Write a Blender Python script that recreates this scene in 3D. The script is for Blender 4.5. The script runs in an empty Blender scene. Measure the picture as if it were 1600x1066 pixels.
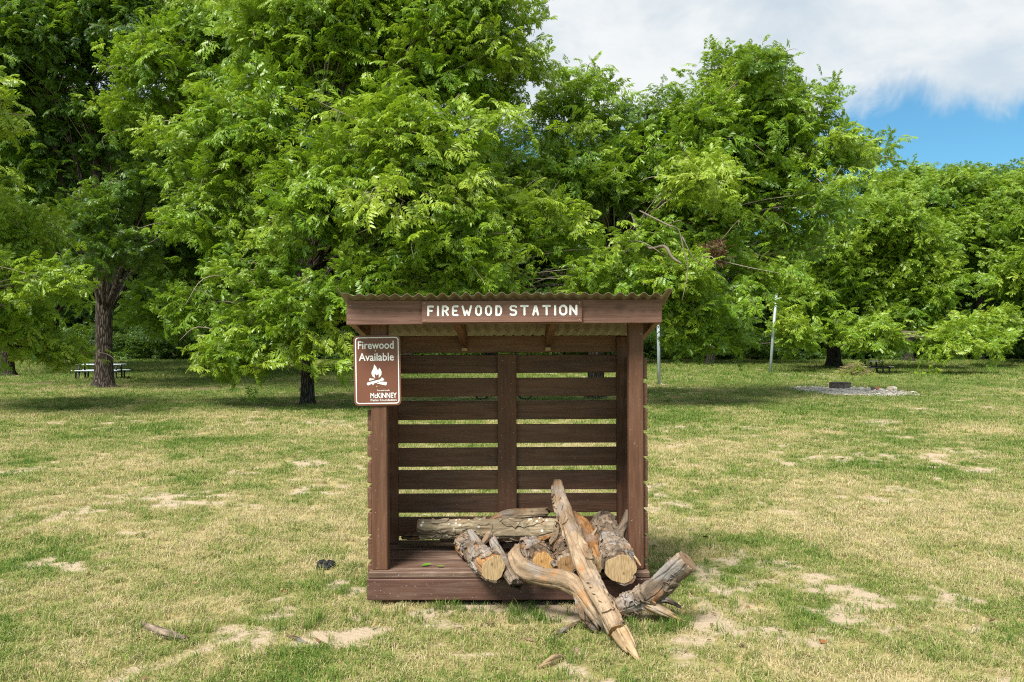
import bpy, bmesh, math, random
import numpy as np
from mathutils import Vector, Matrix, Euler

# ------------------------------------------------------------------ camera, sky, sun, exposure
SC = bpy.context.scene
COL = SC.collection
EYE = 1.68           # eye height in metres
F = 1320.0           # focal length in pixels of a 1600 px wide frame
HOR = 540.0          # row of the horizon

cam_d = bpy.data.cameras.new('camera')
cam = bpy.data.objects.new('camera', cam_d); COL.objects.link(cam)
cam.location = (0, 0, EYE); cam.rotation_euler = (math.radians(90), 0, 0)
cam_d.sensor_width = 36.0; cam_d.lens = F / 1600 * 36
cam_d.shift_y = (HOR - 533) / 1600
cam_d.clip_start = 0.1; cam_d.clip_end = 3000
SC.camera = cam

SUN_EL, SUN_AZ = math.radians(54), math.radians(-148)   # azimuth from +Y towards +X: behind the camera, to the left
world = bpy.data.worlds.new('World'); SC.world = world; world.use_nodes = True
def build_world():
    nt = world.node_tree; nt.nodes.clear(); N = nt.nodes; L = nt.links.new
    out = N.new('ShaderNodeOutputWorld'); bg = N.new('ShaderNodeBackground'); bg.inputs['Strength'].default_value = 0.1
    sky = N.new('ShaderNodeTexSky'); sky.sky_type = 'NISHITA'; sky.sun_disc = False
    sky.sun_elevation = SUN_EL; sky.sun_rotation = SUN_AZ; sky.air_density = 1.0; sky.dust_density = 0.6; sky.ozone_density = 1.0
    tc = N.new('ShaderNodeTexCoord'); sep = N.new('ShaderNodeSeparateXYZ'); L(tc.outputs['Generated'], sep.inputs[0])
    def math_(op, a, b=None, c=None):
        m = N.new('ShaderNodeMath'); m.operation = op
        for i, v in enumerate((a, b, c)):
            if v is None: continue
            if isinstance(v, (int, float)): m.inputs[i].default_value = v
            else: L(v, m.inputs[i])
        return m.outputs[0]
    def noise(vec, scale, detail, rough=0.55, dist=0.0):
        n = N.new('ShaderNodeTexNoise'); n.inputs['Scale'].default_value = scale; n.inputs['Detail'].default_value = detail
        n.inputs['Roughness'].default_value = rough; n.inputs['Distortion'].default_value = dist; L(vec, n.inputs['Vector']); return n.outputs['Fac']
    def ramp(v, a, b):
        m = N.new('ShaderNodeMapRange'); m.interpolation_type = 'SMOOTHSTEP'; L(v, m.inputs[0])
        m.inputs[1].default_value = a; m.inputs[2].default_value = b; return m.outputs[0]
    # direction laid on a flat cloud deck
    den = math_('ADD', math_('MAXIMUM', sep.outputs['Z'], 0.0), 0.30)
    cx = math_('DIVIDE', sep.outputs['X'], den); cy = math_('DIVIDE', sep.outputs['Y'], den)
    comb = N.new('ShaderNodeCombineXYZ'); L(cx, comb.inputs[0]); L(cy, comb.inputs[1])
    big = noise(comb.outputs[0], 0.9, 6, 0.6, 0.2)
    fine = noise(comb.outputs[0], 3.6, 9, 0.6, 0.25)
    edge_n = noise(tc.outputs['Generated'], 9.0, 9, 0.62, 0.4)
    edge = math_('ADD', sep.outputs['Z'], math_('MULTIPLY', math_('SUBTRACT', edge_n, 0.5), 0.17))
    deck = ramp(edge, 0.225, 0.275)
    low = math_('MULTIPLY', ramp(edge_n, 0.52, 0.70), 0.35)
    thick = ramp(math_('ADD', math_('MULTIPLY', big, 0.5), math_('MULTIPLY', fine, 0.5)), 0.34, 0.60)
    cover = math_('MULTIPLY', deck, math_('ADD', math_('MULTIPLY', thick, 0.22), 0.78))
    fac = math_('MAXIMUM', cover, math_('MULTIPLY', low, ramp(sep.outputs['Z'], 0.22, 0.05)))
    cc = N.new('ShaderNodeMix'); cc.data_type = 'RGBA'
    L(ramp(math_('ADD', math_('MULTIPLY', big, 0.45), math_('MULTIPLY', fine, 0.55)), 0.40, 0.60), cc.inputs['Factor'])
    cc.inputs['A'].default_value = (4.2, 4.6, 4.85, 1); cc.inputs['B'].default_value = (5.3, 5.45, 5.5, 1)
    mx = N.new('ShaderNodeMix'); mx.data_type = 'RGBA'; L(fac, mx.inputs['Factor'])
    hs = N.new('ShaderNodeHueSaturation'); hs.inputs['Saturation'].default_value = 1.0; hs.inputs['Value'].default_value = 1.15; L(sky.outputs[0], hs.inputs['Color'])
    mu = N.new('ShaderNodeMix'); mu.data_type = 'RGBA'; mu.blend_type = 'MULTIPLY'; mu.inputs['Factor'].default_value = 1; mu.inputs['B'].default_value = (0.36, 0.66, 0.74, 1); L(hs.outputs[0], mu.inputs['A']); L(mu.outputs['Result'], mx.inputs['A']); L(cc.outputs['Result'], mx.inputs['B'])
    L(mx.outputs['Result'], bg.inputs['Color']); L(bg.outputs[0], out.inputs['Surface'])
build_world()

sun_d = bpy.data.lights.new('sun', 'SUN'); sun_d.energy = 4.3; sun_d.angle = math.radians(24); sun_d.color = (1.0, 0.96, 0.90)
sun = bpy.data.objects.new('sun', sun_d); COL.objects.link(sun)
sdir = Vector((math.sin(SUN_AZ) * math.cos(SUN_EL), math.cos(SUN_AZ) * math.cos(SUN_EL), math.sin(SUN_EL)))
sun.rotation_euler = sdir.to_track_quat('Z', 'Y').to_euler()
sun.location = (0, 0, 30)
vs = SC.view_settings; vs.view_transform = 'Standard'; vs.look = 'None'; vs.exposure = 0.8; vs.gamma = 1.0; vs.use_curve_mapping = False
SC.cycles.use_denoising = False
SC.cycles.max_bounces = 4; SC.cycles.diffuse_bounces = 3; SC.cycles.transmission_bounces = 3; SC.cycles.glossy_bounces = 2
SC.cycles.sample_clamp_indirect = 6.0; SC.cycles.filter_width = 1.1

# ------------------------------------------------------------------ helpers
def at(px, py, Y):
    """point of the place at distance Y seen in the photo's pixel (px, py)"""
    return Vector(((px - 800) / F * Y, Y, EYE - (py - HOR) / F * Y))
def smooth(a, b, x):
    t = np.clip((np.asarray(x, float) - a) / (b - a), 0, 1); return t * t * (3 - 2 * t)
def _hash(i, j, s):
    n = (i.astype(np.int64) * 374761393 + j.astype(np.int64) * 668265263 + s * 974634777) & 0x7fffffff
    n = ((n ^ (n >> 13)) * 1274126177) & 0x7fffffff
    return ((n ^ (n >> 16)) & 0xffff) / 65535.0
def vnoise(x, y, s=0):
    x = np.asarray(x, float); y = np.asarray(y, float)
    i = np.floor(x); j = np.floor(y); u = x - i; v = y - j; u = u * u * (3 - 2 * u); v = v * v * (3 - 2 * v)
    i = i.astype(np.int64); j = j.astype(np.int64)
    a, b, c, d = _hash(i, j, s), _hash(i + 1, j, s), _hash(i, j + 1, s), _hash(i + 1, j + 1, s)
    return (a * (1 - u) + b * u) * (1 - v) + (c * (1 - u) + d * u) * v
def fbm(x, y, s=0, o=4):
    t = 0; a = 0.5; k = 1.0
    for q in range(o):
        t = t + a * vnoise(np.asarray(x) * k + 17.3 * q, np.asarray(y) * k - 9.1 * q, s + q); a *= 0.5; k *= 2.03
    return t / (1 - 0.5 ** o)
def gz(x, y):
    """height of the lawn"""
    y = np.asarray(y, float); x = np.asarray(x, float)
    return 0.55 * smooth(42, 74, y) + 0.05 * (fbm(x * 0.16, y * 0.16, 3, 3) - 0.5) * smooth(7, 14, y) + 0.025 * (fbm(x * 0.9, y * 0.9, 8, 3) - 0.5) * smooth(0.9, 1.6, np.abs(y - 5.9) + np.abs(x) * 0.2)
def on_ground(px, py):
    Y = EYE * F / (py - HOR)
    for _ in range(6):
        z = float(gz((px - 800) / F * Y, Y)); Y = (EYE - z) * F / (py - HOR)
    X = (px - 800) / F * Y
    return Vector((X, Y, float(gz(X, Y))))

def tag(o, label=None, cat=None, group=None, kind=None):
    for k, v in (('label', label), ('category', cat), ('group', group), ('kind', kind)):
        if v: o[k] = v
    return o
def link(name, mesh, parent=None, mat=None):
    o = bpy.data.objects.new(name, mesh); COL.objects.link(o)
    if parent is not None: o.parent = parent
    if mat is not None and mesh is not None and not mesh.materials: mesh.materials.append(mat)
    return o
def empty(name, loc=(0, 0, 0), rot=(0, 0, 0)):
    o = bpy.data.objects.new(name, None); COL.objects.link(o); o.location = loc; o.rotation_euler = rot
    o.empty_display_size = 0.2
    return o
def mesh_from(name, v, f, smooth_=False):
    me = bpy.data.meshes.new(name); me.from_pydata([tuple(p) for p in v], [], f); me.update()
    if smooth_:
        me.polygons.foreach_set('use_smooth', [True] * len(me.polygons))
    return me
def box_mesh(name, x0, x1, y0, y1, z0, z1, bev=0.004, jitter=0.0, rnd=random):
    bm = bmesh.new(); bmesh.ops.create_cube(bm, size=1)
    for v in bm.verts:
        v.co = Vector((x0 + (v.co.x + .5) * (x1 - x0), y0 + (v.co.y + .5) * (y1 - y0), z0 + (v.co.z + .5) * (z1 - z0)))
        if jitter: v.co += Vector((rnd.uniform(-1, 1), rnd.uniform(-1, 1), rnd.uniform(-1, 1))) * jitter
    if bev: bmesh.ops.bevel(bm, geom=bm.edges[:], offset=bev, segments=1, affect='EDGES')
    me = bpy.data.meshes.new(name); bm.to_mesh(me); bm.free(); return me
class MB:
    """collects tubes into one mesh"""
    def __init__(s): s.v = []; s.f = []
    def tube(s, pts, rads, n=8, cap=True, wob=None):
        pts = [Vector(p) for p in pts]; base = len(s.v); up = None; m = len(pts)
        for i, p in enumerate(pts):
            t = (pts[min(i + 1, m - 1)] - pts[max(i - 1, 0)]).normalized()
            if up is None:
                up = Vector((0, 0, 1)) if abs(t.z) < 0.9 else Vector((1, 0, 0))
            a = (up - t * up.dot(t)).normalized(); up = a; b = t.cross(a)
            for k in range(n):
                an = 2 * math.pi * k / n; r = rads[i] * (wob(i, an) if wob else 1.0)
                s.v.append(p + (a * math.cos(an) + b * math.sin(an)) * r)
        for i in range(m - 1):
            for k in range(n):
                q = base + i * n; k2 = (k + 1) % n
                s.f.append((q + k, q + k2, q + n + k2, q + n + k))
        if cap:
            s.f.append(tuple(base + k for k in range(n))[::-1]); s.f.append(tuple(base + (m - 1) * n + k for k in range(n)))
    def build(s, name, smooth_=True): return mesh_from(name, s.v, s.f, smooth_)
def catmull(pts, per=6):
    """pts: list of equal length float tuples"""
    P = [np.array(p, float) for p in pts]; P = [2 * P[0] - P[1]] + P + [2 * P[-1] - P[-2]]; out = []
    for i in range(1, len(P) - 2):
        for k in range(per):
            t = k / per
            out.append(0.5 * ((2 * P[i]) + (P[i + 1] - P[i - 1]) * t + (2 * P[i - 1] - 5 * P[i] + 4 * P[i + 1] - P[i + 2]) * t * t + (3 * P[i] - P[i - 1] - 3 * P[i + 1] + P[i + 2]) * t ** 3))
    out.append(P[-2]); return out

# ---------- materials
class Mat:
    def __init__(s, name, rough=0.8, spec=0.3):
        s.m = bpy.data.materials.new(name); s.m.use_nodes = True; s.nt = s.m.node_tree; s.N = s.nt.nodes; s.L = s.nt.links.new
        s.b = s.N['Principled BSDF']; s.b.inputs['Roughness'].default_value = rough; s.b.inputs['Specular IOR Level'].default_value = spec
        s.out = s.N['Material Output']
    def coord(s, scale=(1, 1, 1), kind='Object', rnd=0.0):
        tc = s.N.new('ShaderNodeTexCoord'); mp = s.N.new('ShaderNodeMapping'); mp.inputs['Scale'].default_value = scale
        v = tc.outputs[kind]
        if rnd:
            oi = s.N.new('ShaderNodeObjectInfo'); mm = s.N.new('ShaderNodeMath'); mm.operation = 'MULTIPLY'; mm.inputs[1].default_value = rnd; s.L(oi.outputs['Random'], mm.inputs[0])
            ad = s.N.new('ShaderNodeVectorMath'); ad.operation = 'ADD'; s.L(v, ad.inputs[0]); s.L(mm.outputs[0], ad.inputs[1]); v = ad.outputs[0]
        s.L(v, mp.inputs['Vector']); return mp.outputs[0]
    def noise(s, vec, scale, detail=4, rough=0.55, dist=0.0):
        n = s.N.new('ShaderNodeTexNoise'); n.inputs['Scale'].default_value = scale; n.inputs['Detail'].default_value = detail
        n.inputs['Roughness'].default_value = rough; n.inputs['Distortion'].default_value = dist; s.L(vec, n.inputs['Vector']); return n.outputs['Fac']
    def voro(s, vec, scale, feature='F1', rnd=1.0):
        n = s.N.new('ShaderNodeTexVoronoi'); n.feature = feature; n.inputs['Scale'].default_value = scale; n.inputs['Randomness'].default_value = rnd; s.L(vec, n.inputs['Vector']); return n.outputs['Distance']
    def ramp(s, v, a, b, lo=0.0, hi=1.0):
        m = s.N.new('ShaderNodeMapRange'); m.interpolation_type = 'SMOOTHSTEP'; s.L(v, m.inputs[0])
        for i, q in ((1, a), (2, b), (3, lo), (4, hi)): m.inputs[i].default_value = q
        return m.outputs[0]
    def math(s, op, a, b):
        m = s.N.new('ShaderNodeMath'); m.operation = op
        for i, v in enumerate((a, b)):
            if isinstance(v, (int, float)): m.inputs[i].default_value = v
            else: s.L(v, m.inputs[i])
        return m.outputs[0]
    def mix(s, fac, a, b, blend='MIX'):
        m = s.N.new('ShaderNodeMix'); m.data_type = 'RGBA'; m.blend_type = blend
        for key, v in (('Factor', fac), ('A', a), ('B', b)):
            if isinstance(v, (int, float)): m.inputs[key].default_value = v
            elif isinstance(v, tuple): m.inputs[key].default_value = (*v, 1) if len(v) == 3 else v
            else: s.L(v, m.inputs[key])
        return m.outputs['Result']
    def bump(s, h, strength=0.3, dist=0.01):
        b = s.N.new('ShaderNodeBump'); b.inputs['Strength'].default_value = strength; b.inputs['Distance'].default_value = dist; s.L(h, b.inputs['Height']); s.L(b.outputs[0], s.b.inputs['Normal'])
    def color(s, c):
        if isinstance(c, tuple): s.b.inputs['Base Color'].default_value = (*c, 1)
        else: s.L(c, s.b.inputs['Base Color'])
    def attr(s, name, typ='GEOMETRY'):
        a = s.N.new('ShaderNodeAttribute'); a.attribute_name = name; a.attribute_type = typ; return a

def wood_mat(name, axis, dark, light, weather=0.0, specks=0.0):
    M = Mat(name, 0.62, 0.35)
    sc = [26, 26, 26]; sc[axis] = 1.3
    v = M.coord(tuple(sc), rnd=37.0)
    g = M.noise(v, 1.6, 7, 0.62, 0.9)
    g2 = M.noise(M.coord((3, 3, 3), rnd=11.0), 1.0, 4)
    c = M.mix(M.ramp(g, 0.36, 0.64), tuple(x * .8 for x in dark), light)
    c = M.mix(M.ramp(M.noise(v, 5.0, 4, .7), .56, .66, 0, .45), c, tuple(x * .45 for x in dark))
    c = M.mix(M.ramp(g2, 0.3, 0.75, 0.0, 0.45), c, tuple(x * 0.62 for x in dark))
    ks = [7.5, 7.5, 7.5]; ks[axis] = 3.2
    kn = M.voro(M.coord(tuple(ks), rnd=53.0), 0.55)
    c = M.mix(M.ramp(kn, 0.05, 0.12, 0.75, 0.0), c, tuple(x * 0.35 for x in dark))
    oi = M.N.new('ShaderNodeObjectInfo')
    c = M.mix(M.ramp(oi.outputs['Random'], 0, 1, 0.0, 0.30), c, tuple(x * 1.5 for x in light))
    if weather:
        w = M.noise(M.coord(tuple(0.3 * q + 1 for q in sc), rnd=23.0), 2.2, 6, 0.7)
        c = M.mix(M.ramp(w, 0.47, 0.72, 0.0, min(1, weather * 1.7)), c, (0.30, 0.22, 0.165))
    if specks:
        sp = M.noise(M.coord((40, 40, 40), rnd=3.0), 1.7, 3, 0.6)
        c = M.mix(M.ramp(sp, 0.66, 0.74, 0.0, specks), c, (0.52, 0.47, 0.42))
    M.color(c)
    M.bump(M.math('ADD', g, M.math('MULTIPLY', M.ramp(kn, 0.03, 0.16), 0.6)), 0.45, 0.006)
    return M.m
BR_D, BR_L = (0.108, 0.051, 0.027), (0.170, 0.086, 0.048)
FR_D, FR_L = (0.125, 0.060, 0.040), (0.200, 0.104, 0.075)
WOOD = {0: wood_mat('brown_stain_x', 0, BR_D, BR_L, 0.10, 0.35), 1: wood_mat('brown_stain_y', 1, BR_D, BR_L, 0.05, 0.2), 2: wood_mat('brown_stain_z', 2, (0.092, 0.040, 0.020), (0.140, 0.063, 0.034), 0.07, 0.45)}
WOOD_FASCIA = wood_mat('sun_faded_stain', 0, FR_D, FR_L, 0.12, 0.1)
WOOD_BASE = wood_mat('scuffed_stain', 0, (0.080, 0.037, 0.025), (0.130, 0.064, 0.044), 0.13, 0.75)
WOOD_DECK = wood_mat('worn_deck_stain', 0, (0.090, 0.048, 0.031), (0.150, 0.090, 0.061), 0.36, 0.6)

def flat_mat(name, c, rough=0.6, spec=0.3, metal=0.0, var=0.15, scale=8):
    M = Mat(name, rough, spec); M.b.inputs['Metallic'].default_value = metal
    n = M.noise(M.coord((1, 1, 1)), scale, 5, 0.6)
    M.color(M.mix(M.ramp(n, 0.3, 0.7), tuple(x * (1 - var) for x in c), tuple(min(1, x * (1 + var)) for x in c)))
    return M.m
WHITE = flat_mat('white_paint', (0.80, 0.80, 0.78), 0.6, 0.3, 0, 0.05, 60)
SIGN_BROWN = flat_mat('brown_sign_sheeting', (0.165, 0.062, 0.036), 0.38, 0.45, 0, 0.06, 5)
BRASS = flat_mat('brass_screw', (0.72, 0.55, 0.25), 0.35, 0.5, 0.7, 0.1)
BLACK = flat_mat('black_powder_coat', (0.012, 0.012, 0.013), 0.45, 0.4)
PALE_TOP = flat_mat('pale_grey_plank', (0.58, 0.66, 0.69), 0.55, 0.35, 0, 0.1)
GALV = flat_mat('galvanised_steel', (0.38, 0.43, 0.45), 0.5, 0.4, 0.25, 0.15)

# ------------------------------------------------------------------ ground
BARE = []     # (x, y, rx, ry, strength) of sandy patches seen in the photo
for px, py, rx, ry, s in [(535, 990, 70, 16, 1.0), (120, 886, 40, 10, .8), (470, 722, 45, 7, .7), (270, 782, 90, 12, .75), (455, 962, 60, 14, .55), (770, 1022, 60, 10, .7), (745, 962, 36, 16, .75),
                          (1105, 975, 60, 26, .75), (1150, 990, 40, 10, .7), (1090, 905, 40, 22, .65), (1370, 782, 45, 9, .65), (1290, 716, 60, 6, .7), (960, 975, 70, 22, .7), (1080, 1025, 60, 16, .7), (880, 965, 70, 22, .55),
                          (700, 1010, 50, 12, .5), (560, 965, 30, 20, .6), (1230, 800, 40, 6, .5), (1500, 985, 40, 10, .5), (1380, 660, 60, 5, .5), (1160, 680, 60, 4, .5), (250, 830, 60, 8, .45), (1130, 880, 40, 10, .4), (780, 952, 200, 12, 1.0), (700, 975, 60, 12, .5), (430, 870, 60, 8, .4), (50, 945, 70, 12, .35), (350, 930, 50, 10, .4)]:
    c = on_ground(px, py); BARE.append((c.x, c.y, rx / F * c.y, max(0.10, (EYE * F / (py - ry - HOR) - EYE * F / (py + ry - HOR)) / 2), s))
DIRT = []     # brown worn earth round the trunks
for px, py, rx, ry in [(490, 630, 70, 7), (160, 603, 110, 6), (930, 622, 50, 5), (310, 607, 80, 5), (1305, 577, 40, 2), (1160, 626, 60, 4), (1060, 620, 40, 4), (30, 600, 60, 4)]:
    c = on_ground(px, py); DIRT.append((c.x, c.y, rx / F * c.y, max(0.8, (EYE * F / (py - ry - HOR) - EYE * F / (py + ry - HOR)) / 2), 1.0))
def patches(x, y, L):
    t = np.zeros_like(np.asarray(x, float)); w = (fbm(np.asarray(x) * 4, np.asarray(y) * 4, 31, 5) - .5) * 2.6
    for a, b, rx, ry, s in L:
        d = np.sqrt(((x - a) / rx) ** 2 + ((y - b) / ry) ** 2)
        t = np.maximum(t, s * (1 - smooth(0.2, 1.35, d + w)))
    return t
def bare(x, y):
    n = fbm(x * 1.1 + 5, y * 0.7, 41, 4); m = fbm(x * 6.5, y * 5.0, 47, 4)
    t = smooth(0.50, 0.72, n * 0.5 + m * 0.54) * 0.64
    return np.clip(np.maximum(t, 1.0 * patches(x, y, BARE)), 0, 1)
def straw(x, y):
    """0 green .. 1 straw coloured"""
    n = fbm(x * 0.55 + 3, y * 0.35 + 11, 61, 4); m = fbm(x * 2.6, y * 2.2, 67, 4)
    t = 0.48 + 1.15 * (n - 0.5) + 1.0 * (m - 0.5)
    t = t * (1 - 0.38 * smooth(12, 26, y) - .2 * smooth(30, 45, y)) + 0.03
    return np.clip(t, 0, 1)
GRAVEL_C = on_ground(1325, 611.5)
def in_gravel(x, y):
    d = np.sqrt(((x - GRAVEL_C.x) / 1.88) ** 2 + ((y - GRAVEL_C.y) / 3.3) ** 2)
    return d + (fbm(x * 1.2, y * 0.8, 71, 3) - .5) * 0.5 < 1.0

def axis_vals(lo, hi, fine_lo, fine_hi, step, grow):
    a = list(np.arange(fine_lo, fine_hi, step)); s = step; v = a[-1]
    while v < hi: s *= grow; v += s; a.append(v)
    s = step; v = a[0]
    while v > lo: s *= grow; v -= s; a.insert(0, v)
    return np.array(a)
def make_ground():
    xs = axis_vals(-900, 900, -6, 6, 0.07, 1.07); ys = axis_vals(-60, 1500, 3.4, 11.0, 0.07, 1.035)
    X, Y = np.meshgrid(xs, ys); Z = gz(X, Y); nx, ny = len(xs), len(ys)
    v = np.stack([X.ravel(), Y.ravel(), Z.ravel()], 1)
    i = np.arange(nx - 1)[None, :] + nx * np.arange(ny - 1)[:, None]; i = i.ravel()
    f = np.stack([i, i + 1, i + nx + 1, i + nx], 1)
    me = bpy.data.meshes.new('ground'); me.vertices.add(len(v)); me.vertices.foreach_set('co', v.ravel())
    me.loops.add(f.size); me.loops.foreach_set('vertex_index', f.ravel().astype(np.int32))
    me.polygons.add(len(f)); me.polygons.foreach_set('loop_start', np.arange(0, f.size, 4, dtype=np.int32))
    me.polygons.foreach_set('use_smooth', np.ones(len(f), bool)); me.update(); me.validate()
    for nm, fn in (('bare', bare), ('straw', straw), ('dirt', lambda a, b: patches(a, b, DIRT))):
        at_ = me.attributes.new(nm, 'FLOAT', 'POINT'); at_.data.foreach_set('value', fn(X, Y).ravel().astype(np.float32))
    M = Mat('lawn_earth', 0.95, 0.1)
    co = M.coord((1, 1, 1))
    n1 = M.noise(co, 34, 6, 0.7); n2 = M.noise(co, 6.5, 5, 0.6); n3 = M.noise(co, 130, 3, 0.6)
    b = M.attr('bare').outputs['Fac']; s = M.attr('straw').outputs['Fac']; d = M.attr('dirt').outputs['Fac']
    green = M.mix(M.ramp(n1, 0.35, 0.65), (0.10, 0.12, 0.03), (0.18, 0.20, 0.05))
    dry = M.mix(M.ramp(n1, 0.3, 0.7), (0.30, 0.24, 0.10), (0.44, 0.36, 0.18))
    turf = M.mix(M.ramp(M.math('ADD', s, M.math('MULTIPLY', M.math('SUBTRACT', n2, 0.5), 1.1)), 0.2, 0.8), green, dry)
    sand = M.mix(M.ramp(n3, 0.3, 0.7), (0.36, 0.28, 0.185), (0.52, 0.42, 0.30))
    crack = M.voro(co, 14, 'DISTANCE_TO_EDGE')
    sand = M.mix(M.ramp(crack, 0.0, 0.03, 0.35, 0.0), sand, (0.17, 0.125, 0.08))
    c = M.mix(M.ramp(M.math('ADD', b, M.math('MULTIPLY', M.math('SUBTRACT', n1, 0.5), 0.7)), 0.32, 0.62), turf, sand)
    c = M.mix(M.ramp(M.math('ADD', d, M.math('MULTIPLY', M.math('SUBTRACT', n2, 0.5), 0.9)), 0.35, 0.8, 0, 0.8), c, (0.17, 0.115, 0.075))
    M.color(c); M.bump(M.math('ADD', n1, M.math('MULTIPLY', n3, 0.4)), 0.6, 0.03)
    o = link('ground', me, None, M.m); tag(o, kind='structure', label='patchy dry lawn with bare sandy spots')
    return o
make_ground()

# ------------------------------------------------------------------ scatter node group
def scatter_group(name, sources):
    g = bpy.data.node_groups.new(name, 'GeometryNodeTree')
    g.interface.new_socket('Geometry', in_out='INPUT', socket_type='NodeSocketGeometry'); g.interface.new_socket('Geometry', in_out='OUTPUT', socket_type='NodeSocketGeometry')
    N, L = g.nodes, g.links.new
    gi = N.new('NodeGroupInput'); go = N.new('NodeGroupOutput'); join = N.new('GeometryNodeJoinGeometry')
    for s in reversed(sources):
        oi = N.new('GeometryNodeObjectInfo'); oi.inputs['Object'].default_value = s; oi.inputs['As Instance'].default_value = False
        ti = N.new('GeometryNodeGeometryToInstance'); L(oi.outputs['Geometry'], ti.inputs[0]); L(ti.outputs[0], join.inputs[0])
    def named(n, t):
        a = N.new('GeometryNodeInputNamedAttribute'); a.data_type = t; a.inputs['Name'].default_value = n; return a.outputs['Attribute']
    iop = N.new('GeometryNodeInstanceOnPoints'); iop.inputs['Pick Instance'].default_value = True
    er = N.new('FunctionNodeEulerToRotation'); L(named('rot', 'FLOAT_VECTOR'), er.inputs[0])
    L(gi.outputs[0], iop.inputs['Points']); L(join.outputs[0], iop.inputs['Instance']); L(named('pick', 'INT'), iop.inputs['Instance Index'])
    L(er.outputs[0], iop.inputs['Rotation']); L(named('size', 'FLOAT'), iop.inputs['Scale']); L(iop.outputs[0], go.inputs[0])
    return g
def points_object(name, P, R, S, T, pick, group, parent=None, mat=None):
    me = bpy.data.meshes.new(name); n = len(P); me.vertices.add(n); me.vertices.foreach_set('co', np.asarray(P, np.float32).ravel())
    for nm, ty, key, val in (('rot', 'FLOAT_VECTOR', 'vector', R), ('size', 'FLOAT', 'value', S), ('tint', 'FLOAT', 'value', T)):
        a = me.attributes.new(nm, ty, 'POINT'); a.data.foreach_set(key, np.asarray(val, np.float32).ravel())
    a = me.attributes.new('pick', 'INT', 'POINT'); a.data.foreach_set('value', np.asarray(pick, np.int32))
    o = link(name, me, parent, mat); m = o.modifiers.new('scatter', 'NODES'); m.node_group = group
    return o
def source(name, me, mat):
    me.materials.append(mat); return bpy.data.objects.new(name, me)     # never linked: only the scatter reads it

# ---------- leaves
def leaf_mat(name, greens, dead):
    M = Mat(name, 0.38, 0.5)
    t = M.attr('tint', 'INSTANCER').outputs['Fac']
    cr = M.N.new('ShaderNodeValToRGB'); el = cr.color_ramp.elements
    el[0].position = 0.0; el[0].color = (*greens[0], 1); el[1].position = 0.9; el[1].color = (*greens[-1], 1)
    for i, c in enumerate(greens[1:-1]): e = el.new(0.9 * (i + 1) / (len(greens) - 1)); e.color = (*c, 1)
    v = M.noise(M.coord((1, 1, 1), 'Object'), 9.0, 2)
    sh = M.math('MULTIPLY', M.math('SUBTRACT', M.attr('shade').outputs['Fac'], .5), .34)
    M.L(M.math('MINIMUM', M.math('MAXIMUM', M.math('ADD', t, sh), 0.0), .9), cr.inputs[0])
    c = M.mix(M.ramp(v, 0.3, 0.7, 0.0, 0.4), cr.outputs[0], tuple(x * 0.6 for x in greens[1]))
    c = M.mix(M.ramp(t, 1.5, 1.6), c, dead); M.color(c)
    tr = M.N.new('ShaderNodeBsdfTranslucent'); bright = M.mix(M.ramp(t, 1.5, 1.6, .6, 0), c, (0.33, 0.49, 0.018)); M.L(bright, tr.inputs[0])
    ms = M.N.new('ShaderNodeMixShader'); ms.inputs[0].default_value = 0.38
    M.L(M.b.outputs[0], ms.inputs[1]); M.L(tr.outputs[0], ms.inputs[2]); M.L(ms.outputs[0], M.out.inputs[0])
    return M.m
LEAF = leaf_mat('pecan_leaf', [(0.028, 0.080, 0.011), (0.088, 0.185, 0.015), (0.170, 0.310, 0.020), (0.270, 0.410, 0.027), (0.40, 0.51, 0.050)], (0.14, 0.070, 0.030))
TWIG = flat_mat('grey_twig', (0.27, 0.22, 0.17), 0.85, 0.2)

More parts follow.
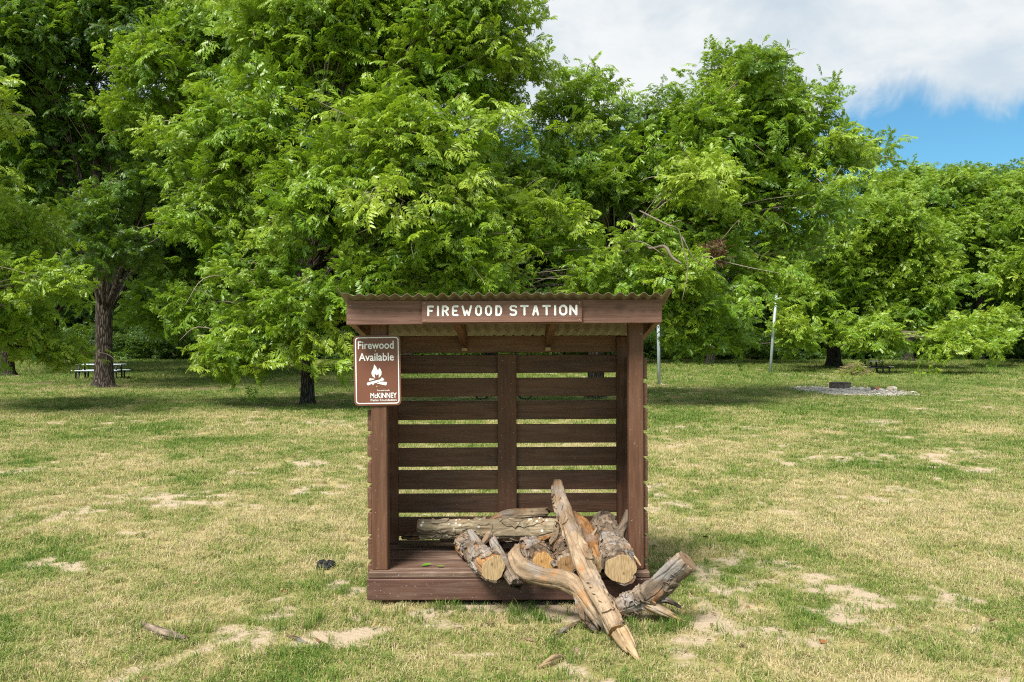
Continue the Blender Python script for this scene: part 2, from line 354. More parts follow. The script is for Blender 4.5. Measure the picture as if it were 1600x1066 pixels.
def spray_mesh(name, seed, leaves=6, leaflets=4, lf=0.165, wf=0.36):
    rnd = random.Random(seed); v = []; f = []
    def leaflet(p, d, up, L):
        d = d.normalized(); side = d.cross(up)
        if side.length < 1e-3: side = Vector((1, 0, 0))
        side.normalize(); nrm = side.cross(d); w = L * wf * 0.5; b = len(v)
        droop = Vector((0, 0, -1)) * L * rnd.uniform(0.05, 0.28)
        fold = nrm * w * 0.35
        for q in (p, p + d * L * .33 + side * w + fold, p + d * L * .33 - side * w + fold, p + d * L * .68 + side * w * .75 + fold * .7 + droop * .4, p + d * L * .68 - side * w * .75 + fold * .7 + droop * .4, p + d * L + droop): v.append(q)
        f.extend([(b, b + 2, b + 1), (b + 1, b + 2, b + 4, b + 3), (b + 3, b + 4, b + 5)])
    # twig: an arching line from the origin along +X
    def twig(t): return Vector((0.62 * t, 0.05 * math.sin(3 * t + seed), 0.10 * t - 0.20 * t * t))
    b0 = len(v)
    for k in range(4):
        p = twig(k / 3); r = 0.006 * (1 - 0.7 * k / 3)
        for a in range(3): v.append(p + Vector((0, math.cos(a * 2.094), math.sin(a * 2.094))) * r)
    nt = len(f)
    for k in range(3):
        for a in range(3): f.append((b0 + 3 * k + a, b0 + 3 * k + (a + 1) % 3, b0 + 3 * k + 3 + (a + 1) % 3, b0 + 3 * k + 3 + a))
    ntw = len(f)
    for i in range(leaves):
        t = (i + 0.6) / leaves; p = twig(t); sgn = 1 if i % 2 else -1
        az = sgn * rnd.uniform(0.4, 1.3) if i < leaves - 1 else rnd.uniform(-.3, .3)
        d = Vector((math.cos(az), math.sin(az), rnd.uniform(-.15, .35))); Lr = rnd.uniform(0.24, 0.36)
        for k in range(leaflets):
            s = (k + 1) / leaflets; q = p + d * Lr * s + Vector((0, 0, -1)) * Lr * 0.38 * s * s
            dd = (d + Vector((0, 0, -0.8 * s))).normalized(); sd = dd.cross(Vector((0, 0, 1)))
            if sd.length < .1: sd = Vector((0, 1, 0))
            sd.normalize(); LL = lf * rnd.uniform(0.8, 1.2) * (0.7 + 0.5 * math.sin(s * 2.4))
            if k == leaflets - 1: leaflet(q, dd, Vector((0, 0, 1)), LL * 1.1)
            for m in (-1, 1): leaflet(q, dd * 0.55 + sd * m * rnd.uniform(.7, 1.0) + Vector((0, 0, rnd.uniform(-.6, -.05))), Vector((0, 0, 1)) + sd * m * .3, LL)
    me = mesh_from(name, v, f); me.materials.append(LEAF); me.materials.append(TWIG)
    mi = [0] * len(f)
    for k in range(nt, ntw): mi[k] = 1
    me.polygons.foreach_set('material_index', mi); me.polygons.foreach_set('use_smooth', [True] * len(f)); me.update()
    return me
def bough_source(seed, n=58, rs=.80, size=.60):
    """one bough: many leaf sprays round a common centre, tips pointing roughly along +X"""
    rnd = random.Random(seed); V = []; L = []; LS = []; MI = []; SH = []; nv = 0
    for i in range(n):
        v, lo, tot, mi = SPRAY_DATA[rnd.randrange(len(SPRAY_DATA))]
        d = rnd.gauss(0, 1), rnd.gauss(0, 1), rnd.gauss(0, 1); off = np.array([d[0] * rs * .62, d[1] * rs * .62, d[2] * rs * .40])
        yaw = rnd.gauss(0, 1.0) if rnd.random() < .65 else rnd.uniform(0, 6.28)
        if rnd.random() < .5: yaw = math.atan2(off[1], off[0]) + rnd.gauss(0, .5)
        R = np.array(Euler((rnd.uniform(-.7, .7), rnd.gauss(.05, .6), yaw)).to_matrix()); k = size * rnd.uniform(.75, 1.25)
        V.append(v @ R.T * k + off); L.append(lo + nv); LS.append(tot); MI.append(mi); SH.append(np.full(len(v), rnd.random(), np.float32) * .6 + np.random.RandomState(seed * 99 + i).rand(len(v)).astype(np.float32) * .4); nv += len(v)
    V = np.concatenate(V); L = np.concatenate(L); LS = np.concatenate(LS); MI = np.concatenate(MI)
    me = bpy.data.meshes.new('leaf_bough'); me.vertices.add(len(V)); me.vertices.foreach_set('co', V.astype(np.float32).ravel()); me.loops.add(len(L)); me.loops.foreach_set('vertex_index', L.astype(np.int32))
    me.polygons.add(len(LS)); me.polygons.foreach_set('loop_start', np.concatenate([[0], np.cumsum(LS)[:-1]]).astype(np.int32)); me.materials.append(LEAF); me.materials.append(TWIG); me.polygons.foreach_set('material_index', MI.astype(np.int32)); me.polygons.foreach_set('use_smooth', np.ones(len(LS), bool))
    a = me.attributes.new('shade', 'FLOAT', 'POINT'); a.data.foreach_set('value', np.concatenate(SH)); me.update(); me.validate()
    return bpy.data.objects.new('leaf_bough', me)
SPRAY_DATA = []
for _s in range(6):
    _m = spray_mesh('leaf_spray', _s); _v = np.zeros(len(_m.vertices) * 3, np.float32); _m.vertices.foreach_get('co', _v); _l = np.zeros(len(_m.loops), np.int32); _m.loops.foreach_get('vertex_index', _l)
    _t = np.zeros(len(_m.polygons), np.int32); _m.polygons.foreach_get('loop_total', _t); _i = np.zeros(len(_m.polygons), np.int32); _m.polygons.foreach_get('material_index', _i); SPRAY_DATA.append((_v.reshape(-1, 3), _l, _t, _i)); bpy.data.meshes.remove(_m)
BOUGHS = [bough_source(s, (48, 58, 72)[s % 3], (.84, .80, .74)[s % 3], (.70, .58, .48)[s % 3]) for s in range(12)]
SPRAY_GROUP = scatter_group('leaf_scatter', BOUGHS)

def bark_mat(name, dark, light, sc=(9, 9, 1.6)):
    M = Mat(name, 0.92, 0.15); co = M.coord(sc)
    n = M.noise(co, 1.6, 7, 0.65, 1.2); w = M.voro(co, 1.5, 'DISTANCE_TO_EDGE')
    h = M.math('ADD', M.ramp(w, 0.0, 0.28), M.math('MULTIPLY', n, 0.7))
    M.color(M.mix(M.ramp(h, 0.3, 1.2), dark, light)); M.bump(h, 0.9, 0.05); return M.m
BARK = bark_mat('pecan_bark', (0.030, 0.023, 0.018), (0.125, 0.098, 0.078))
BARK_DARK = bark_mat('dark_bark', (0.022, 0.018, 0.015), (0.085, 0.068, 0.055))

def tree(label, base, r0, clumps, depth, tint=0.45, tspread=0.17, dens=1.0, group=None, seed=1, name='pecan_tree', bark=BARK, lean=(0, 0), size=1.0, fork=0.42, dead=None, dead_clump=None, skip_back=0.45):
    """clumps: (px, py, r px, dY) as seen in the photo at distance depth + dY"""
    rnd = random.Random(seed); nr = np.random.RandomState(seed)
    root = empty(name, base); tag(root, label, 'tree', group)
    B = Vector(base)
    C = []
    for c in clumps:
        px, py, r = c[:3]; Y = depth + (c[3] if len(c) > 3 else rnd.uniform(-1.5, 1.5)); cr_ = r / F * Y; C.append((at(px, py, Y), max(.35, cr_ - .55, cr_ * .55), c[4] if len(c) > 4 else 0.0))
    top = max(c[0].z for c in C); cx = sum(c[0].x for c in C) / len(C); cy = sum(c[0].y for c in C) / len(C)
    # trunk: base, bole, then leader up into the crown
    T = [B + Vector((0, 0, -0.15)), B + Vector((0, 0, 0.25)), B + Vector((lean[0] * .3, lean[1] * .3, 1.2)), B + Vector((lean[0], lean[1], top * .25))]
    tgt = Vector((cx * .5 + B.x * .5, cy * .5 + B.y * .5, 0))
    T.append(Vector((T[3].x * .5 + tgt.x * .5, T[3].y * .5 + tgt.y * .5, top * .5))); T.append(Vector((tgt.x, tgt.y, top * .8)))
    tp = catmull([(*p, r) for p, r in zip(T, (r0 * 1.9, r0 * 1.25, r0 * 1.02, r0 * .9, r0 * .55, r0 * .15))], 5)
    mb = MB(); ph = rnd.uniform(0, 6)
    def loc(p): return Vector(p) - B
    mb.tube([loc(p[:3]) for p in tp], [p[3] for p in tp], 14, True, lambda i, a: 1 + 0.10 * math.sin(3 * a + ph) * (1.6 if i < 4 else .6) + 0.05 * math.sin(7 * a + i * .6))
    br = MB(); P = []; R = []; S = []; TT = []
    for ci, (cc, cr, ct) in enumerate(C):
        # limb from the trunk to the clump
        h = np.clip(cc.z * rnd.uniform(.35, .6), top * .16, top * .75)
        st = min(tp, key=lambda p: abs(p[2] - B.z - h)); s = Vector(st[:3]); e = cc
        mid = s.lerp(e, .5) + Vector((rnd.uniform(-.5, .5), rnd.uniform(-.4, .4), rnd.uniform(.2, .9) * (1 if e.z > s.z else 1.6)))
        rl = min(st[3] * .6, 0.05 + cr * .05)
        lp = catmull([(*s, rl), (*s.lerp(mid, .55), rl * .8), (*mid, rl * .6), (*e, rl * .25)], 5)
        mb.tube([loc(p[:3]) for p in lp], [p[3] for p in lp], 8)
        ns = max(4, int(dens * 4 * math.pi * cr * cr / 1.55)) if ct != 9 else 4; rs = 0.75 if cr > 1.0 else 0.58
        if depth > 45: ns = max(5, int(ns * .72)); rs = 0.85
        for k in range(ns):
            z = 1 - 2 * (k + .5) / ns; an = k * 2.39996 + ci; z = np.clip(z + rnd.uniform(-.12, .12), -1, 1); q = math.sqrt(1 - z * z)
            d = Vector((q * math.cos(an), q * math.sin(an), z))
            if d.y > 0.35 and rnd.random() < skip_back: continue
            sc_ = cc + Vector((d.x * cr, d.y * cr, d.z * cr * .85)) * (rnd.uniform(.45, 1.10) if rnd.random() > .12 else rnd.uniform(1.1, 1.1 + .35 / max(1, cr)))
            if sc_.z < B.z + 0.5: sc_.z = B.z + 0.5 + rnd.random()
            j = lp[rnd.randint(len(lp) // 2, len(lp) - 1)]; a0 = Vector(j[:3])
            m1 = a0.lerp(sc_, .5) + Vector((rnd.uniform(-.2, .2), rnd.uniform(-.2, .2), rnd.uniform(0, .35)))
            bp = catmull([(*a0, .022), (*m1, .015), (*sc_, .005)], 3)
            br.tube([loc(p[:3]) for p in bp], [p[3] * (1.3 if depth > 40 else 1) for p in bp], 4, False)
            if depth < 40 and rnd.random() < .45:      # bare twig curling out of the leaves
                u = Vector((d.x, d.y, d.z * .4)).normalized(); L_ = rnd.uniform(.5, 1.2); e1 = sc_ + u * (.35 + L_ * .5) + Vector((rnd.uniform(-.2, .2), 0, .1)); e2 = e1 + u * L_ * .35 + Vector((rnd.uniform(-.35, .35), rnd.uniform(-.2, .2), rnd.uniform(-.6, .15)))
                bp = catmull([(*sc_, .014), (*e1, .011), (*e2, .004)], 4); br.tube([loc(p[:3]) for p in bp], [p[3] for p in bp], 4, False)
            az = math.atan2(d.y, d.x); P.append(loc(sc_)); R.append((rnd.gauss(0, .15), rnd.gauss(.05, .22) - .15 * d.z, az + rnd.gauss(0, .7)))
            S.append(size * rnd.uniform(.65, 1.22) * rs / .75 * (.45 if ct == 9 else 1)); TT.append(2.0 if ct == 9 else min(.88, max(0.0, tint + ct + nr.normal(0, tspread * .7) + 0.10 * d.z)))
    link('trunk', mb.build('trunk'), root, bark)
    tag(link('branches', br.build('branches'), root, TWIG), kind='stuff')
    if dead:
        db = MB()
        for path in dead:
            pp = catmull(path, 4); db.tube([loc(p[:3]) for p in pp], [p[3] * .72 for p in pp], 6)
        link('dead_branch', db.build('dead_branch'), root, flat_mat('bare_grey_wood', (0.19, 0.155, 0.118), 0.85, 0.2))
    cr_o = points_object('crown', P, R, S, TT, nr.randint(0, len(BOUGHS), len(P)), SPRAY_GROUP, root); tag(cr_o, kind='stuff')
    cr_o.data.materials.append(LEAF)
    return root

# ------------------------------------------------------------------ trees
def gp(px, Y): 
    X = (px - 800) / F * Y; return (X, Y, float(gz(X, Y)))
def dpath(Y, *pts): return [(*at(px, py, Y + dy), r) for px, py, dy, r in pts]

tree('large bright green pecan tree filling the middle, trunk left of the wooden shed', tuple(on_ground(480, 632)), 0.165, [
    (330, 330, 85), (415, 215, 100), (540, 130, 105), (680, 110, 100), (640, 240, 115, -2), (520, 310, 105, -2), (420, 400, 85, -1.5), (690, 350, 105, -2.5), (570, 430, 85, -2.5), (790, 330, 75, -1),
    (760, 430, 80, -2), (870, 360, 75, -1), (930, 425, 72, -1.5), (320, 220, 75), (385, 530, 52, -1.5), (480, 460, 62, -2.5), (475, 515, 42, -2), (430, 490, 48, -2), (660, 20, 95), (770, 80, 65), (540, 10, 100), (600, -70, 100), (450, 60, 90), (300, 470, 50, 0), (352, 555, 42, -1), (690, 450, 60, -2), (980, 440, 45, -1.5), (790, 200, 60), (800, 25, 62), (735, -10, 80), (815, 95, 45), (765, 150, 65), (755, 235, 60, 2), (830, 265, 60, 1)],
    24.1, 0.64, 0.18, 1.5, 'pecan trees at the edge of the lawn', 11, fork=.3)
tree('spreading pecan tree behind the right side of the shed with bare grey limb', tuple(on_ground(932, 622)), 0.24, [
    (905, 150, 68), (935, 195, 60), (865, 180, 55), (880, 235, 75), (930, 290, 75), (1030, 190, 70), (1060, 290, 85), (1150, 120, 68), (1190, 190, 95), (1255, 165, 65), (1300, 235, 72), (1180, 290, 85), (1280, 320, 70), (1240, 385, 60),
    (1110, 385, 55), (1020, 370, 55, -3), (1085, 470, 58, -4), (1080, 525, 38, -4), (1130, 520, 50, -3), (1335, 250, 45), (1180, 425, 35), (1015, 455, 36, -4), (1060, 420, 30, -5, .25), (1090, 270, 40, -4, .25), (1112, 400, 20, -4.6, 9), (1150, 470, 45, -1), (1150, 92, 30), (1190, 102, 30), (970, 350, 60), (1000, 250, 70), (1110, 225, 80), (1085, 170, 55), (1010, 310, 60), (1150, 340, 60)],
    27.0, 0.54, 0.17, 1.3, 'pecan trees at the edge of the lawn', 12,
    dead=[dpath(21.5, (985, 330, 4, .07), (1010, 385, 2, .06), (1038, 385, 0, .06), (1050, 402, -.3, .05), (1065, 412, -.5, .03)), dpath(20.5, (1000, 330, 3, .04), (1040, 350, 0, .03), (1060, 360, 0, .025), (1068, 390, 0, .022), (1075, 420, 0, .018), (1066, 470, 0, .012)),
          dpath(20.5, (1066, 370, 0, .02), (1085, 405, 0, .014), (1110, 422, 0, .008))])
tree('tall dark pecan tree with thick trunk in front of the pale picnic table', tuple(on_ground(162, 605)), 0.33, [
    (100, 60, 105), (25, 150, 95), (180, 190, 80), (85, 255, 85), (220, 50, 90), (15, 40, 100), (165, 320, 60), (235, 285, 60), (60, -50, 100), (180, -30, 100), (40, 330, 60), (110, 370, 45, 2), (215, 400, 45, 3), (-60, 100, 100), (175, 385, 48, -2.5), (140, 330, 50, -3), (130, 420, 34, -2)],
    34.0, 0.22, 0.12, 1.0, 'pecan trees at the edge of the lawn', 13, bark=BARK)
tree('light green tree crown at upper left between dark pecan and central pecan', gp(478, 31.5), 0.16, [
    (240, 110, 75), (310, 80, 80), (210, 180, 45), (290, 190, 70), (370, 150, 70), (330, 20, 80), (420, 40, 80), (390, 260, 60), (270, 60, 60), (480, -30, 80), (300, 300, 50)], 30.5, 0.66, 0.15, 1.0, 'pecan trees at the edge of the lawn', 14)
tree('bright green pecan branches hanging in from the left edge', gp(-260, 21), 0.24, [
    (30, 395, 62), (85, 440, 48), (35, 485, 48),(-40, 420, 80), (-90, 300, 110), (-120, 150, 120), (20, 360, 30), (-20, 520, 40), (85, 545, 18)], 21.0, 0.70, 0.16, 1.0, 'pecan trees at the edge of the lawn', 15)
tree('tree with slim trunk seen under branches between table and central pecan', tuple(on_ground(327, 586)), 0.27, [
    (325, 400, 45), (270, 415, 45), (245, 470, 34, -6), (290, 480, 36, -4), (380, 330, 60), (240, 340, 50), (300, 300, 60), (400, 420, 50), (270, 500, 26, -6)], 46.0, 0.52, 0.15, 0.9, 'pecan trees at the edge of the lawn', 16, bark=BARK_DARK)
tree('dark trunk at the far left edge behind the hanging branches', tuple(on_ground(8, 587)), 0.42, [
    (20, 330, 70), (-50, 250, 80), (70, 280, 60), (0, 200, 80), (90, 440, 40)], 46.0, 0.20, 0.1, 0.8, 'trees of the wood behind the lawn', 17, bark=BARK_DARK)
tree('thin dark trunk farthest back at left under the canopy', tuple(on_ground(258, 568.5)), 0.20, [
    (258, 440, 45), (220, 400, 45), (290, 400, 45), (250, 350, 50)], 66.0, 0.22, 0.1, 0.8, 'trees of the wood behind the lawn', 18, bark=BARK_DARK)
tree('broad low pecan tree with forked trunk beside the brush pile', tuple(on_ground(1303, 576)), 0.42, [
    (1290, 440, 62), (1380, 400, 65), (1430, 460, 58), (1345, 350, 52), (1250, 465, 48), (1370, 490, 55), (1465, 430, 45), (1400, 330, 48), (1315, 505, 34), (1372, 526, 22, -5), (1240, 515, 34, -3), (1475, 505, 30), (1300, 380, 50), (1440, 380, 45), (1500, 528, 22, -5), (1480, 535, 18, -6)], 53.0, 0.68, 0.14, 1.0, 'pecan trees at the edge of the lawn', 19, bark=BARK_DARK, lean=(-.1, 0))
RW = 'trees of the wood behind the lawn'
tree('high crown added to shade the lawn behind the gap between dark pecan and central pecan', gp(165, 43), 0.26, [(240, 250, 100), (190, 320, 90), (290, 330, 90), (250, 370, 60), (330, 250, 90), (140, 250, 90), (330, 350, 70, 5), (120, 330, 70, 5)], 43, 0.06, 0.1, 0.9, RW, 35, bark=BARK_DARK, skip_back=.1)  # mostly hidden crown added to shade the far lawn; leaf tint darkened as shade
tree('dark tinted tree added for shade far behind the thick trunk at left', gp(85, 56), 0.3, [(60, 380, 70), (130, 400, 70), (100, 320, 98), (30, 430, 56), (170, 440, 56), (150, 300, 84), (190, 350, 70)], 56, 0.06, 0.1, 0.9, RW, 31, bark=BARK_DARK, skip_back=.2)  # hidden tree added for shade on the back lawn; shade also in leaf tint
tree('tree with crown widened for shade behind central pecan seen through shed gap at left', gp(636, 50), 0.3, [(560, 380, 98), (640, 340, 112), (500, 420, 70), (600, 460, 70), (680, 440, 70), (420, 440, 70), (540, 480, 56)], 52, 0.08, 0.1, 0.9, RW, 32, bark=BARK_DARK, skip_back=.2)  # crown widened to throw shade; low leaf tint adds painted shade
tree('tree with crown widened for shade and dark trunk glimpsed behind middle of the shed', gp(768, 58), 0.42, [(760, 380, 98), (830, 340, 98), (880, 430, 70), (740, 470, 70), (820, 470, 70), (940, 470, 62)], 58, 0.08, 0.1, 0.9, RW, 33, bark=BARK_DARK, skip_back=.2)  # crown enlarged for shade over the lawn, leaves coloured dark as shade
tree('tree with crown widened for shade deep in the wood right of the shed', gp(1110, 60), 0.3, [(1100, 420, 84), (1160, 380, 84), (1040, 430, 77), (1130, 480, 56), (1200, 460, 62)], 60, 0.1, 0.1, 0.9, RW, 34, bark=BARK_DARK, skip_back=.2)  # widened crown gives shade; its dark leaf tint stands for shade too
tree('rounded tree in the wood just right of the spreading pecan', gp(1420, 66), 0.3, [(1400, 300, 38), (1450, 310, 48), (1425, 360, 50), (1380, 340, 40), (1480, 360, 45), (1420, 275, 26)], 66, 0.55, 0.13, 1.0, RW, 21, bark=BARK_DARK)
tree('tall dome of light green foliage in the wood near the right edge', gp(1530, 68), 0.35, [(1520, 300, 45), (1560, 330, 50), (1500, 350, 45), (1545, 380, 55), (1490, 290, 35), (1580, 300, 38), (1510, 400, 45)], 67, 0.55, 0.13, 1.0, RW, 22, bark=BARK_DARK)
tree('leafy tree cut by the right edge above its hanging boughs', gp(1650, 62), 0.35, [(1610, 350, 55), (1650, 300, 60), (1590, 420, 45), (1640, 420, 60), (1600, 490, 40), (1550, 505, 34, -3), (1640, 520, 45), (1560, 528, 22, -5), (1690, 400, 60)], 60, 0.6, 0.14, 1.0, RW, 23, bark=BARK_DARK)
tree('darker tree at the back of the wood against the blue sky', gp(1385, 82), 0.35, [(1370, 300, 32), (1400, 285, 30), (1440, 280, 28), (1350, 340, 40), (1500, 275, 25), (1590, 275, 24), (1550, 272, 26)], 82, 0.30, 0.12, 1.0, RW, 24, bark=BARK_DARK)

def make_woods():
    rnd = random.Random(77); nr = np.random.RandomState(77); P = []; R = []; S = []; T = []
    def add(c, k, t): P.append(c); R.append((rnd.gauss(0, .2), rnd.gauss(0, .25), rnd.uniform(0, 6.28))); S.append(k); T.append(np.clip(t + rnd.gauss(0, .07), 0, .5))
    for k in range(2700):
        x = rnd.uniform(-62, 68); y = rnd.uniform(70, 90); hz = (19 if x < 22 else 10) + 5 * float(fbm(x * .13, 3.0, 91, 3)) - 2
        z = rnd.random() ** 1.1 * hz + .3; add(Vector((x, y + z * .12, z + float(gz(x, y)))), rnd.uniform(1.2, 1.9), .03)  # near black leaf tint stands for the shade under the canopy
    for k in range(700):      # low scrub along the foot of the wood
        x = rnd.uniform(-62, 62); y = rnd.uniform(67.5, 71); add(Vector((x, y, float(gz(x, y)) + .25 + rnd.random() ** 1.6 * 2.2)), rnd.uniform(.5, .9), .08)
    o = points_object('distant_woods', P, R, S, T, nr.randint(0, len(BOUGHS), len(P)), SPRAY_GROUP); tag(o, 'dense wood and scrub closing off the lawn, leaves tinted dark for shade', kind='stuff'); o.data.materials.append(LEAF)
make_woods()

# ------------------------------------------------------------------ grass
def grass_mat():
    M = Mat('grass_blade', 0.6, 0.25); t = M.attr('tint', 'INSTANCER').outputs['Fac']
    v = M.attr('shade').outputs['Fac']
    f = M.math('ADD', t, M.math('MULTIPLY', M.math('SUBTRACT', v, .5), .75))
    cr = M.N.new('ShaderNodeValToRGB'); el = cr.color_ramp.elements
    el[0].position = 0; el[0].color = (.075, .155, .022, 1); el[1].position = 1; el[1].color = (.56, .475, .28, 1)
    for p, c in ((.25, (.16, .255, .035)), (.5, (.29, .32, .085)), (.72, (.42, .375, .165))): e = el.new(p); e.color = (*c, 1)
    M.L(f, cr.inputs[0]); M.color(cr.outputs[0])
    tr = M.N.new('ShaderNodeBsdfTranslucent'); M.L(cr.outputs[0], tr.inputs[0]); ms = M.N.new('ShaderNodeMixShader'); ms.inputs[0].default_value = .3
    M.L(M.b.outputs[0], ms.inputs[1]); M.L(tr.outputs[0], ms.inputs[2]); M.L(ms.outputs[0], M.out.inputs[0]); return M.m
GRASS = grass_mat()
def tuft_mesh(seed, n, spread, h0, h1, w, lean):
    rnd = random.Random(seed); v = []; f = []; sh = []
    for _ in range(n):
        a = rnd.uniform(0, 6.283); r = spread * math.sqrt(rnd.random()); p = Vector((r * math.cos(a), r * math.sin(a), -.004)); az = rnd.uniform(0, 6.283); h = rnd.uniform(h0, h1); ln = rnd.uniform(.25, 1) * lean
        d = Vector((math.cos(az), math.sin(az), 0)); s = Vector((-d.y, d.x, 0)) * w * rnd.uniform(.7, 1.3) * .5; b = len(v); c = rnd.random()
        m = p + d * h * ln * .35 + Vector((0, 0, h * .55)); t = p + d * h * ln + Vector((0, 0, h * max(.15, 1 - .55 * ln)))
        v += [p - s, p + s, m - s * .85, m + s * .85, t]; f += [(b, b + 1, b + 3, b + 2), (b + 2, b + 3, b + 4)]; sh += [c] * 5
    me = mesh_from('grass_tuft', v, f); a = me.attributes.new('shade', 'FLOAT', 'POINT'); a.data.foreach_set('value', np.array(sh, np.float32))
    return source('grass_tuft', me, GRASS)
TUFTS = [tuft_mesh(s, 22, .05, .018, .055, .0034, 1.3) for s in range(4)] + [tuft_mesh(20 + s, 26, .05, .05, .16, .0042, .8) for s in range(2)]
GRASS_GROUP = scatter_group('grass_scatter', TUFTS)
def make_grass():
    nr = np.random.RandomState(5); PP = []; SS = []; TT = []; KK = []
    for y0, y1, dens, size in ((3.7, 6.5, 620, 1.0), (6.5, 10, 380, 1.15), (10, 16, 170, 1.5), (16, 27, 60, 2.1), (27, 40, 26, 2.6), (40, 68, 8, 4.2)):
        w1 = .64 * y1 + .8; n = int(dens * 2 * w1 * (y1 - y0)); x = nr.uniform(-w1, w1, n); y = nr.uniform(y0, y1, n)
        keep = np.abs(x) < .64 * y + .8; x = x[keep]; y = y[keep]
        b = bare(x, y); keep = nr.rand(len(x)) > np.clip(b * 1.25 - .1 + .8 * (fbm(x * 9, y * 9, 5, 2) - .5), 0, .97)
        keep &= ~((np.abs(x + .02) < .90) & (y > 5.5) & (y < 6.3)); keep &= ~in_gravel(x, y)
        keep &= nr.rand(len(x)) > .75 * patches(x, y, DIRT)
        x = x[keep]; y = y[keep]; s = straw(x, y)
        PP.append(np.stack([x, y, gz(x, y)], 1)); SS.append(size * nr.uniform(.65, 1.3, len(x)) * (1 - .35 * bare(x, y))); TT.append(np.clip(s + nr.normal(0, .16, len(x)), 0, 1)); KK.append(nr.randint(0, 4, len(x)))
    # longer green tufts round the foot of the shed and here and there
    spots = []
    for px, py, n, rx, ry, t in [(692, 955, 12, .08, .03, .12), (815, 962, 22, .07, .07, .10), (838, 974, 14, .08, .05, .14), (590, 962, 6, .06, .06, .3), (1010, 985, 30, .14, .07, .12), (1060, 975, 20, .2, .1, .2),
                                 (565, 905, 34, .12, .25, .12), (480, 975, 14, .1, .08, .2), (985, 968, 12, .12, .05, .1), (1040, 870, 20, .2, .2, .2), (735, 958, 5, .05, .03, .2), (1200, 960, 10, .2, .1, .35), (330, 985, 10, .25, .1, .3), (620, 972, 8, .12, .06, .25), (1030, 940, 20, .1, .2, .2)]:
        c = on_ground(px, py)
        for _ in range(n): spots.append((c.x + nr.normal(0, rx), c.y + nr.normal(0, ry), np.clip(t + nr.normal(0, .1), 0, .6)))
    for _ in range(560):
        y = nr.uniform(4, 12); x = nr.uniform(-.64 * y, .64 * y); spots.append((x, y, np.clip(float(straw(x, y)) * .8 - .1 + nr.normal(0, .12), 0, .8)))
    sp = np.array(spots); keep = ~((np.abs(sp[:, 0] + .02) < .92) & (sp[:, 1] > 5.46) & (sp[:, 1] < 6.4)); sp = sp[keep]
    PP.append(np.stack([sp[:, 0], sp[:, 1], gz(sp[:, 0], sp[:, 1])], 1)); SS.append(nr.uniform(.35, .85, len(sp))); TT.append(sp[:, 2]); KK.append(nr.randint(4, 6, len(sp)))
    P = np.concatenate(PP); n = len(P); R = np.stack([nr.normal(0, .12, n), nr.normal(0, .12, n), nr.uniform(0, 6.28, n)], 1)
    o = points_object('grass', P, R, np.concatenate(SS), np.concatenate(TT), np.concatenate(KK), GRASS_GROUP); tag(o, 'patchy green and straw coloured lawn grass', kind='stuff'); o.data.materials.append(GRASS)
make_grass()

# ------------------------------------------------------------------ firewood shed
SX = -0.02
shed = empty('firewood_shed', (0, 0, 0)); tag(shed, 'dark brown slatted wooden firewood shed with corrugated roof and painted name board', 'shed')
shed.location = (SX, 5.9, 0); shed.rotation_euler = (0, math.radians(-0.22), 0)
srnd = random.Random(4)
def board(name, x0, x1, y0, y1, z0, z1, mat, parent=None, bev=.004, jit=.0015):
    cx, cy, cz = (x0 + x1) / 2, (y0 + y1) / 2, (z0 + z1) / 2
    me = box_mesh(name, x0 - cx, x1 - cx, y0 - cy, y1 - cy, z0 - cz, z1 - cz, bev, jit, srnd)
    o = link(name, me, shed if parent is None else parent, mat); base = shed.location if parent is None else Vector((0, 0, 0))
    o.location = (cx - SX, cy - 5.9, cz) if parent is None else (cx, cy, cz)
    o.rotation_euler = (srnd.gauss(0, .002), srnd.gauss(0, .0015), srnd.gauss(0, .0012)) if parent is None else (0, 0, 0)
    return o
# floor
for x in (-.80, -.02, .74): board('skid', x - .045, x + .045, 5.49, 6.30, -.03, .138, WOOD[1])
board('base_board', -.936, .899, 5.44, 5.478, .040, .176, WOOD_BASE, bev=.006)
yb = 5.452
board('deck_board', -.928, .893, 5.45, 5.532, .1785, .217, WOOD_DECK, bev=.007); y = 5.538
while y < 6.28:
    board('deck_board', -.905, .858, y, y + .087, .1785, .2165 + srnd.uniform(-.002, .001), WOOD_DECK, bev=.005); y += .096
# posts
board('post', -.9125, -.808, 5.50, 5.589, .2175, 1.905, WOOD[2], bev=.006); board('post', .766, .8625, 5.50, 5.589, .2175, 1.905, WOOD[2], bev=.006)
board('post', -.9125, -.842, 6.235, 6.30, .2175, 1.745, WOOD[2], bev=.005); board('post', .779, .8625, 6.235, 6.30, .2175, 1.745, WOOD[2], bev=.005)
board('stile', -.104, .038, 6.262, 6.2995, .2175, 1.615, WOOD[2], bev=.004)
# back slats, side slats
ZT = [1.613 - .1735 * k for k in range(9)]
for k, zt in enumerate(ZT):
    board('back_slat', -.925, .878, 6.303, 6.338, max(.19, zt - .139), zt + srnd.uniform(-.003, .003), WOOD[0])
board('back_header', -.925, .878, 6.303, 6.338, 1.628, 1.752, WOOD[0])
for k in range(9):
    zt = 1.600 - .169 * k
    for a, b in ((-.945, -.9145), (.8645, .894)):
        d = srnd.uniform(-.004, .004)
        board('side_slat', a, b, 5.536 + srnd.uniform(0, .006), 6.34, zt - .139 + d, zt + d, WOOD[1], bev=.005)
